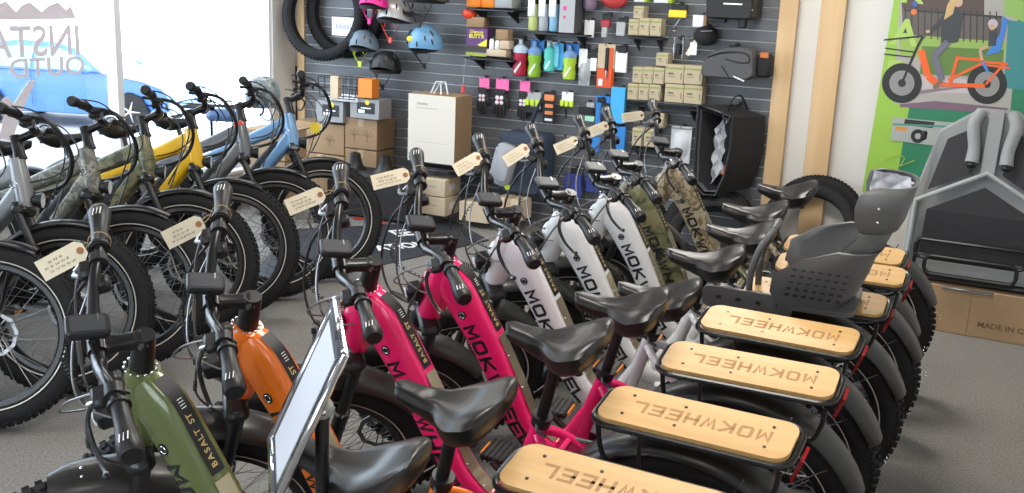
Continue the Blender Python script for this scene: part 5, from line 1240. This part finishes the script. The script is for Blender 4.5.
# ---------------------------------------------------------------- child seat and bag on the racks of the white bikes
B6 = ROWB[5]; bike_m = B6.matrix_world.copy()
cs = empty('child_seat', (0, 0, 0), (0, 0, 0), 'grey plastic child bike seat with a quilted headrest fitted over the racks', 'child seat')
cs.matrix_world = bike_m @ Matrix.Translation((-.56, .05, .80)) @ Matrix.Scale(.88, 4)
SG = M['seatgrey']
def shell(rows, th, mb):
    g = [[Vector(p) for p in r_] for r_ in rows]; n = len(g[0]); vs = []; fs = []
    mb.grid(g, None)
# bucket as a U in plan swept upward: front is +x
def uring(xf, xb, hw, z_, n=22, p=3.2, tilt=0.):
    r_ = []
    for j in range(n+1):
        a = -PI/2*1.0+PI*j/n          # from one front tip round the back to the other
        c, s = math.cos(a), math.sin(a); k = (abs(c)**p+abs(s)**p)**(-1/p)
        r_.append(Vector((xf-(xf-xb)*max(0, c*k), hw*s*k, z_)))
    return r_
rows = [uring(.10, -.13, .125, .02), uring(.13, -.17, .145, .08), uring(.12, -.20, .155, .16), uring(.02, -.22, .155, .23), uring(-.10, -.245, .145, .27)]
def thick_grid(rows, th, m, name, parent):
    mb = MB().use(m); a, b_ = len(rows), len(rows[0]); cx = Vector((sum(p.x for r_ in rows for p in r_)/(a*b_), 0, 0)); inner = []
    for r_ in rows:
        inner.append([p+(Vector((cx.x, 0, p.z))-p).normalized()*th for p in r_])
    mb.grid(rows); n = len(mb.v); mb.grid([list(reversed(r_)) for r_ in inner])
    rim = [j for j in range(b_)]+[i*b_+b_-1 for i in range(1, a)]+[(a-1)*b_+j for j in range(b_-2, -1, -1)]+[i*b_ for i in range(a-2, 0, -1)]
    cv = lambda q: n+(q//b_)*b_+(b_-1-q % b_)
    for q in range(len(rim)): u, v = rim[q], rim[(q+1) % len(rim)]; mb.f.append([u, cv(u), cv(v), v]); mb.m.append(mb.cur)
    return mb.build(name, m, parent, 60)
bk = thick_grid(rows, .012, SG, 'seat_bucket', cs)
MB().use(SG).prism([(x-.02, y) for x, y in rrect(.30, .25, .05, 5)], .005, .025).build('seat_base', None, cs)
# slots and vent holes in the side wings
mb = MB().use(M['ink'])
for s in (-1, 1):
    for k in range(5):
        for i in range(7): mb.rbox((.065-.030*i-.006*k, s*.1555, .085+.026*k), (.016, .003, .008 if k > 1 else .012), .001)
mb.build('vent_slots', None, bk, 0)
rows = [uring(-.13, -.235, .115, .26, p=3), uring(-.15, -.255, .12, .30, p=3), uring(-.16, -.27, .11, .34, p=3)]
thick_grid(rows, .012, SG, 'seat_back', cs)
rows = []
for i, (xf, xb, hw, z_) in enumerate(((-.19, -.27, .08, .33), (-.16, -.285, .115, .345), (-.145, -.30, .128, .38), (-.14, -.315, .132, .44), (-.15, -.325, .128, .485), (-.19, -.33, .10, .51))): rows.append(uring(xf, xb, hw, z_, p=2.8))
hr = thick_grid(rows, .012, SG, 'headrest', cs)
# quilted lining: diamond bulges
mb = MB().use(M['quilt']); G_ = []
K1, K2 = 84, 30
for i in range(K2+1):
    t = i/K2; z_ = .365+.13*t; xf = -.155-.03*max(0, t-.6); xb = -.285-.03*t; hw = .110+.008*math.sin(PI*t); r_ = uring(xf, xb, hw, z_, K1, 2.8)
    row = []
    for j, p in enumerate(r_):
        s_ = j/K1*7; v = t*2; bul = abs(math.sin(PI*(s_+v)/1.0))*abs(math.sin(PI*(s_-v)/1.0)); inw = (Vector((-.19, 0, p.z))-p).normalized(); row.append(p+inw*(.002+.010*bul))
    G_.append(row)
mb.grid(G_); mb.build('quilted_pad', None, cs, 80)
mb = MB().use(M['silver'])
for z_ in (.40, .45): mb.ell((-.22, .135, z_), (.005, .003, .005), 8, 5)
mb.build('headrest_screw', None, hr)
mb = MB().use(M['black'])
for s in (-1, 1): mb.curve([(-.20, s*.05, .34), (-.10, s*.06, .20), (.02, s*.03, .10)], .010, 6, 4, flat=.3)
mb.rbox((.02, 0, .10), (.05, .06, .02), .006); mb.build('harness', None, cs)
# front grab loop and foot plate
gp = B6.matrix_world
fl = MB().use(SG)
A_ = 0
for s in (-1, 1): fl.curve([(.22, s*.075, -.02), (.215, s*.085, .10), (.19, s*.085, .20), (.16, s*.07, .26), (.145, s*.04, .28)], .013, 9, 5)
fl.curve([(.145, -.04, .28), (.143, 0, .285), (.145, .04, .28)], .013, 9, 5)
fl.tube([(.215, -.085, .10), (.215, .085, .10)], .009, 8); fl.build('grab_loop', None, cs)
mb = MB().use(SG); mb.prism([(x+.22, z_+.005) for x, z_ in rrect(.34, .09, .03, 4)], -.006, .006, basis((0, .11, 0), (1, 0, 0), (0, 0, 1)))
mb.use(M['ink'])
for i in range(4): mb.rbox((.10+.075*i, .1175, .01), (.020, .002, .016), .002)
mb.build('foot_plate', None, cs)
# bag with orange tag lying behind the loop
bb_ = empty('black_bag', (0, 0, 0), (0, 0, 0), 'black padded bag with an orange tag and clear wrap lying on the racks', 'bag'); bb_.matrix_world = ROWB[6].matrix_world @ Matrix.Translation((-.48, .0, .792))
mb = MB().use(M['darkcloth']); G_ = []
rings = []
for i in range(9):
    t = i/8; hw = .10*math.sin(PI*(.12+.76*t))**.5; rings.append([Vector((-.13+.24*t, (hw+.012*math.sin(3*j+i))*math.cos(2*PI*j/16), .035+.034*math.sin(2*PI*j/16)*(1+.25*math.sin(i*1.9+j))*math.sin(PI*(.15+.7*t))**.5)) for j in range(16)])
mb.loft(rings); mb.build('bag_body', None, bb_, 60)
MB().use(M_('orange label', (.85, .25, .08))).rbox((-.02, .085, .055), (.07, .004, .035), .001).build('orange_tag', None, bb_)
mb = MB().use(M_('clear wrap', (.62, .66, .70), .15)); mb.ell((-.06, -.02, .075), (.055, .04, .014), 12, 8); mb.build('clear_wrap', None, bb_)
# ---------------------------------------------------------------- price tags on the far grips
TAGS = ['olive green', 'orange', 'first pink', 'second pink', 'first white', 'middle white', 'third white', 'olive camouflage', 'desert camouflage']
TPX = [((85, 248), (40, 272)), ((203, 222), (165, 241)), ((324, 193), (287, 208)), ((409, 174), (372, 183)), ((481, 156), (455, 171)), ((528, 147), (505, 162)), ((578, 140), (555, 150)), ((608, 125), (591, 132)), ((644, 115), (622, 118))]
for i, o in enumerate(ROWB):
    th = ROW[i][3]; g0 = bike_pt(o, (.360, -.225, 1.116), th); g1 = bike_pt(o, (.349, -.340, 1.116), th)
    y = g0.y-.03; a = at(*TPX[i][0], y); b_ = at(*TPX[i][1], y-.02); ex = (b_-a).normalized(); L_ = min(.135, max(.095, (b_-a).length)); nrm = (EYE-a).normalized(); ez = (nrm-ex*nrm.dot(ex)).normalized(); ey = ez.cross(ex)
    rt = empty('price_tag', a, (0, 0, 0), 'manila price tag tied to the far grip of the %s bike' % TAGS[i], 'tag', 'manila tags tied on the handlebars')
    rt.matrix_world = basis(a, ex, ey, ez)
    hh = .0225; MB().use(M['tag']).prism([(0, -.012), (.012, -hh), (L_, -hh), (L_, hh), (.012, hh), (0, .012)], -.0004, .0004).build('tag_card', None, rt, 0)
    MB().use(M_('tag eyelet', (.38, .16, .07), .7)).lathe([(.0075, .0004), (.0075, .0012), (.0028, .0012)], (.011, 0, 0), (0, 0, 1), 14).build('eyelet', None, rt)
    mb = MB().use(M['pencil']); rnd = random.Random(i)
    for ln in range(3):
        x = .028+.010*ln
        while x < L_-.018:
            wd = rnd.uniform(.004, .009); P3 = [(x+wd*k/4, .011-.010*ln+(.0028 if k % 2 else -.0022)*rnd.uniform(.5, 1.2), .0009) for k in range(5)]; mb.tube(P3, .00055, 3); x += wd+rnd.uniform(.003, .006)
    mb.build('handwriting', None, rt, 0)
    mb = MB().use(M['string']); inv = rt.matrix_world.inverted(); c = g0+(g1-g0)*.15; ax = (g1-g0).normalized(); xx, yy = frame_of(ax)
    ringp = [inv @ (c+xx*(.023*math.cos(2*PI*k/14))+yy*(.023*math.sin(2*PI*k/14))+ax*(.006*math.sin(2*PI*k/14))) for k in range(14)]
    mb.tube(ringp, .0011, 5, closed=True); near = min(ringp, key=lambda q: (q-Vector((.011, 0, 0))).length)
    mb.curve([(.011, 0, .001), ((near.x+.011)/2, near.y/2+.006, (near.z)/2), tuple(near)], .001, 5, 4); mb.curve([(.011, 0, .0005), ((near.x+.011)/2, near.y/2-.004, (near.z)/2), tuple(near)], .001, 5, 4)
    mb.build('tag_string', None, rt)
# keys on the loop of the third bike
ka = bike_pt(ROWB[2], (.52, -.12, .755), ROW[2][3])
kr = empty('key_ring', ka, (0, 0, 0), 'small bunch of keys hanging on the cable loop of the first pink bike', 'keys')
MB().use(M['silver']).tube([(.012*math.cos(2*PI*k/14), 0, .012+.012*math.sin(2*PI*k/14)) for k in range(14)], .0012, 5, closed=True).build('ring', None, kr)
for k in (-1, 1): MB().use(M['black']).rbox((k*.008, .002*k, -.010), (.016, .004, .020), .002).use(M['silver']).box((k*.009, .002*k, -.034), (.006, .002, .030)).build('key', None, kr)
# ---------------------------------------------------------------- sign on a pole
y0 = 1.78; A = at(337, 298, y0); Bt = at(269, 446, y0); ld = (Bt-A).normalized(); wv = at(346, 351, y0-.19)-A; L_ = .31
ctr = A+ld*L_/2+wv/2; ex = ld; ey = wv.normalized(); ez = ex.cross(ey)
pole_top = at(322, 408, y0-.10)
sg = empty('sign_stand', (pole_top.x, pole_top.y, 0), (0, 0, 0), 'silver framed sign tilted on a black floor pole', 'sign')
wl = wv.length; inv = Matrix.Translation(-Vector((pole_top.x, pole_top.y, 0))); mx = inv @ basis(ctr, ex, ey)
mb = MB().use(M['chrome'])
for s in (-1, 1):
    mb.rbox((0, s*wl/2, 0), (L_, .020, .014), .004, mx); mb.rbox((s*(L_/2-.010), 0, 0), (.020, wl, .014), .004, mx)
fr_ = mb.build('sign_frame', None, sg)
MB().use(M_('sign paper', (.72, .74, .82), .35)).box((0, 0, .002), (L_-.065, wl-.055, .004), mx).build('sign_sheet', None, sg, 0)
MB().use(M['ink']).box((0, 0, -.0005), (L_-.03, wl-.015, .006), mx).build('sign_back', None, sg, 0)
zt = pole_top.z
MB().use(M['satin']).tube([(0, 0, .02), (0, 0, zt-.01)], .0125, 16).build('pole', None, sg)
MB().use(M_('clear plastic knob', (.35, .36, .34), .12)).ell((0, 0, zt), (.021, .021, .021), 16, 12).use(M['chrome']).ell((.004, -.018, zt), (.007, .007, .007), 10, 8).build('knob', None, sg)
arm = mx @ Vector((.04, .06, -.008))
MB().use(M['satin']).tube([(0, 0, zt), arm], .008, 8).build('sign_arm', None, sg)
MB().use(M['satin']).lathe([(.15, 0), (.15, .008), (.03, .022), (.014, .05)], (0, 0, 0), (0, 0, 1), 32).build('pole_base', None, sg)
# ---------------------------------------------------------------- window lettering, seen from inside
vin = M_('pale window vinyl', (.80, .74, .80), .6)
def glassmx(px_, py_, off=.066):
    t, z_ = on_left(px_, py_, -off); return t, z_
def vinyl(body, x0, x1, ytop, ybot, name, label):
    ta, z1 = glassmx(x0, ytop); tb, z0 = glassmx(x1, ybot); W_ = abs(ta-tb); H_ = z1-z0
    # written to be read from the street, so its x axis runs from the corner towards the camera
    c = CORNER+WN*((ta+tb)/2)+LN*.066; c.z = (z0+z1)/2
    mb = MB().use(vin); mb.text(body, 1.0, Matrix.Identity(4), .0, .012, 1.0)
    xs = [v[0] for v in mb.v]; ys = [v[1] for v in mb.v]; mx = basis(c, WN, (0, 0, 1)) @ Matrix.Diagonal((W_/(max(xs)-min(xs)), H_/(max(ys)-min(ys)), 1, 1)) @ Matrix.Translation((-(max(xs)+min(xs))/2, -(max(ys)+min(ys))/2, 0))
    mb.v = [tuple(mx @ Vector(v)) for v in mb.v]
    n = len(mb.v); off = LN*.0015; mb.v += [tuple(Vector(v)+off) for v in mb.v]; F0 = mb.f[:]; mb.f += [tuple(q+n for q in reversed(f)) for f in F0]; mb.m += mb.m[:]
    return tag(mb.build(name, None, None, 0), label, 'window lettering')
vinyl('INSTA', -16, 80, 26, 55, 'window_lettering', 'pale vinyl shop name on the window glass, read from the street')
vinyl('OUTD', 9, 85, 59, 74, 'window_lettering', 'smaller pale vinyl word under the shop name on the window glass')
def vshape(pl_, name, label):
    P = [glassmx(*q) for q in pl_]; mb = MB().use(vin)
    a = [CORNER+WN*t+LN*.066+Vector((0, 0, z_)) for t, z_ in P]; b_ = [p+LN*.0015 for p in a]; mb.loft([a, b_]); return tag(mb.build(name, None, None, 0), label, 'window decal')
vshape([(-20, 20), (76, 19), (71, 6), (66, 10), (58, 2), (48, 6), (42, 12), (30, 2), (22, 5), (16, 12), (6, 1), (-6, 6), (-20, -4)], 'window_decal', 'pale vinyl mountain ridge above the shop name on the window glass')
vshape([(36, 80), (29, 81), (14, 104), (8, 96), (2, 100), (4, 116), (-4, 150), (10, 150), (20, 116)], 'window_decal', 'pale vinyl check mark below the small word on the window glass')
# ---------------------------------------------------------------- street and car
gz = -.92
v = [CORNER+WN*-3+LN*.2+Vector((0, 0, -.12)), CORNER+WN*12+LN*.2+Vector((0, 0, -.12)), CORNER+WN*12+LN*4+Vector((0, 0, gz)), CORNER+WN*-3+LN*4+Vector((0, 0, gz)), CORNER+WN*14+LN*40+Vector((0, 0, gz)), CORNER+WN*-30+LN*40+Vector((0, 0, gz))]
v2 = [p-Vector((0, 0, .2)) for p in v]
mb = MB().use(M_('street pavement', (.34, .33, .35), .9, bump=.3, bscale=12)); mb.add(v+v2, [(0, 1, 2, 3), (3, 2, 4, 5), (6, 9, 8, 7), (9, 11, 10, 8), (0, 3, 9, 6), (3, 5, 11, 9), (5, 4, 10, 11), (4, 2, 8, 10), (2, 1, 7, 8), (1, 0, 6, 7)])
struct(mb.build('street_ground', None, None, 0))
wheel_c = at(152, 104, 19.0)
car = empty('car', (wheel_c.x, wheel_c.y, gz), (0, 0, R(-6)), 'blue hatchback car parked outside the shop window', 'car')
cb = M_('blue car paint', (.045, .15, .42), .25, coat=.8); cg_ = M_('car glass', (.25, .38, .42), .1)
# local: +x towards the nose, origin under the front wheel
side = [(-3.35, .35), (-3.42, .62), (-3.36, .95), (-3.15, 1.05), (-2.7, 1.38), (-2.1, 1.47), (-1.4, 1.45), (-1.05, 1.36), (-.55, 1.02), (-.30, .95), (.25, .86), (.55, .76), (.68, .60), (.70, .38), (.55, .25), (-3.2, .25)]
body_ = [(-3.35, .35), (-3.42, .62), (-3.36, .93), (-2.9, .97), (-1.6, .97), (-.55, .98), (-.30, .94), (.25, .86), (.55, .76), (.68, .60), (.70, .38), (.55, .25), (.40, .25), (.36, .40), (.22, .60), (0, .68), (-.22, .60), (-.36, .40), (-.40, .25), (-2.22, .25), (-2.26, .40), (-2.40, .60), (-2.62, .68), (-2.84, .60), (-2.98, .40), (-3.02, .25), (-3.2, .25)]
def yy(z_): return .86 if z_ < .75 else .86-.10*(z_-.75)
mb = MB().use(cb); mb.loft([[Vector((x, s*(yy(z_)+e), z_+dz)) for x, z_ in body_] for s, e, dz in ((-1, -.05, 0), (-1, 0, 0), (1, 0, 0), (1, -.05, 0))]); bd_ = mb.build('car_body', None, car, 30)
cabin = [(-3.1, .96), (-2.7, 1.38), (-2.1, 1.47), (-1.4, 1.45), (-1.05, 1.36), (-.50, .96)]
mb = MB().use(cb); mb.loft([[Vector((x, -.80+(z_-.96)*.38, z_)) for x, z_ in cabin], [Vector((x, .80-(z_-.96)*.38, z_)) for x, z_ in cabin]]); mb.build('car_cabin', None, car, 30)
for s in (-1, 1):
    for k, w_ in enumerate(([(-1.75, 1.0), (-1.72, 1.36), (-1.35, 1.36), (-1.08, 1.28), (-.72, 1.0)], [(-2.75, 1.02), (-2.5, 1.31), (-2.1, 1.38), (-1.80, 1.37), (-1.83, 1.0)])):
        f = [Vector((x, s*(.815-(z_-.96)*.38), z_)) for x, z_ in w_]; g = [p+Vector((0, -s*.01, 0)) for p in f]; MB().use(cg_).loft([f, g]).build('side_window', None, car, 0)
    MB().use(M_('dark seam', (.02, .05, .15))).box((-1.78, s*.862, .66), (.012, .004, .62)).build('door_seam', None, car, 0)
    for x in (-1.95, -3.0+.1): MB().use(cb).rbox((x, s*.87, .86), (.20, .03, .03), .01).build('door_handle', None, car)
    MB().use(cb).ell((-.72, s*.95, 1.02), (.10, .10, .07), 12, 8).build('side_mirror', None, car)
    MB().use(P_).rbox((.55, s*.62, .66), (.18, .30, .12), .04).build('head_lamp', None, car)
for x in (0, -2.62):
    for s in (-1, 1):
        mb = MB().use(M['rubber']); mb.lathe([(.20, -.1), (.31, -.1), (.33, -.06), (.33, .06), (.31, .1), (.20, .1)], (x, s*.78, .33), (0, 1, 0), 28); w_ = mb.build('car_wheel', None, car)
        mb = MB().use(M['silver']); mb.lathe([(.20, -.09), (.20, .09), (.16, .06)], (x, s*.78, .33), (0, 1, 0), 24)
        mb.lathe([(.20, .0), (.20, .012), (.02, .012)], (x, s*.82, .33), (0, 1, 0), 24)
        for k in range(5): mb.tube([(x, s*.87, .33), (x+.19*math.cos(2*PI*k/5), s*.86, .33+.19*math.sin(2*PI*k/5))], .022, 6)
        mb.build('wheel_rim', None, w_)
# ---------------------------------------------------------------- things among the bikes by the window
hp = at(263, 97, 6.35)
hh_ = empty('bike_helmet', (hp.x, hp.y, hp.z), (0, 0, R(30)), 'grey patterned helmet hung on the handlebar of the light blue bike', 'helmet')
mb = MB().use(stepped('patterned grey shell', [(0, (.10, .13, .15)), (.45, (.30, .33, .34)), (.55, (.18, .26, .30))], 22))
mb.loft([[Vector((.105*math.cos(2*PI*j/24)*math.cos(a)**.7, .085*math.sin(2*PI*j/24)*math.cos(a)**.7, .125*math.sin(a))) for j in range(24)] for a in [PI/2*q/9*.97 for q in range(-3, 10)]]); sh = mb.build('helmet_shell', None, hh_, 60)
mb = MB().use(M['black']); mb.curve([(-.08, -.03, -.04), (-.02, -.05, -.12), (.03, -.05, -.13), (.08, -.03, -.03)], .006, 5, 4, flat=.4); mb.build('chin_strap', None, hh_)
MB().use(M_('red frame band', (.70, .03, .02), .3, coat=.5)).tube([(.3765, 0, .960), (.3835, 0, .940)], [.0375, .0385], 18).build('red_band', None, [k for k in kids(LEFTB[5]) if k.name.startswith('frame')][0])
# wire rack on a pole by the window, with a blue bag on it
rp = at(211, 107, 7.0)
rt = empty('rack_stand', (rp.x, rp.y, 0), (0, 0, -.1), 'black wire rack on a thin pole standing between the window and the light blue bike', 'rack')
rk = MB().use(K_)
for y in (-.09, -.03, .03, .09): rk.tube([(-.17, y, rp.z), (.17, y, rp.z)], .005, 6)
rk.tube([(x, y, rp.z) for x, y in rrect(.36, .20, .03, 4)], .007, 7, closed=True)
rk.tube([(x, y, rp.z+.03) for x, y in rrect(.38, .22, .03, 4)], .004, 7, closed=True)
for x in (-.17, .17): rk.tube([(x, -.1, rp.z), (x*1.05, -.105, rp.z+.03)], .004, 6); rk.tube([(x, .1, rp.z), (x*1.05, .105, rp.z+.03)], .004, 6)
rk.build('wire_rack', None, rt)
MB().use(M['satin']).tube([(0, 0, .01), (0, 0, rp.z)], .010, 10).lathe([(.14, 0), (.14, .008), (.02, .02)], (0, 0, 0), (0, 0, 1), 24).build('pole', None, rt)
bp_ = at(222, 121, 6.72)
tb = empty('saddle_bag', bp_, (0, 0, -.1), 'blue rounded bag hung in front of the black wire rack by the window', 'bag')
mb = MB().use(M_('blue bag shell', (.10, .17, .34), .3, coat=.4)); mb.loft([[Vector((x, y, z_)) for x, y in rrect(w_, d_, min(w_, d_)*.4, 5)] for w_, d_, z_ in ((.17, .08, 0), (.20, .11, .02), (.20, .11, .05), (.16, .08, .075), (.08, .04, .085))]); c = mb.build('bag_shell', None, tb, 60)
MB().use(K_).curve([(0, 0, .08), (.02, .08, .13), (.0, .20, rp.z-bp_.z)], .004, 5, 4).build('bag_strap', None, tb)
# yellow flower sticker ring by the light blue bike, small blue and red hangers
fp = at(315, 128, 6.0)
rt = empty('flower_tag', fp, (0, 0, 0), 'yellow flower-shaped tag hanging on the light blue bike handlebar', 'tag')
mb = MB().use(M_('yellow sticker', (.85, .65, .02)))
o_ = []
for k in range(24): a = 2*PI*k/24; r_ = .040 if k % 2 else .026; o_.append((r_*math.cos(a), r_*math.sin(a)))
mb.prism(o_, -.001, .001, basis((0, 0, 0), (1, 0, 0), (0, 0, 1))); mb.build('flower_card', None, rt, 0); MB().use(M['string']).curve([(0, 0, .03), (-.01, -.01, .09), (0, 0, .15)], .0012, 4, 4).build('tag_string', None, rt)
# second file of bikes close to the window, hidden behind the first
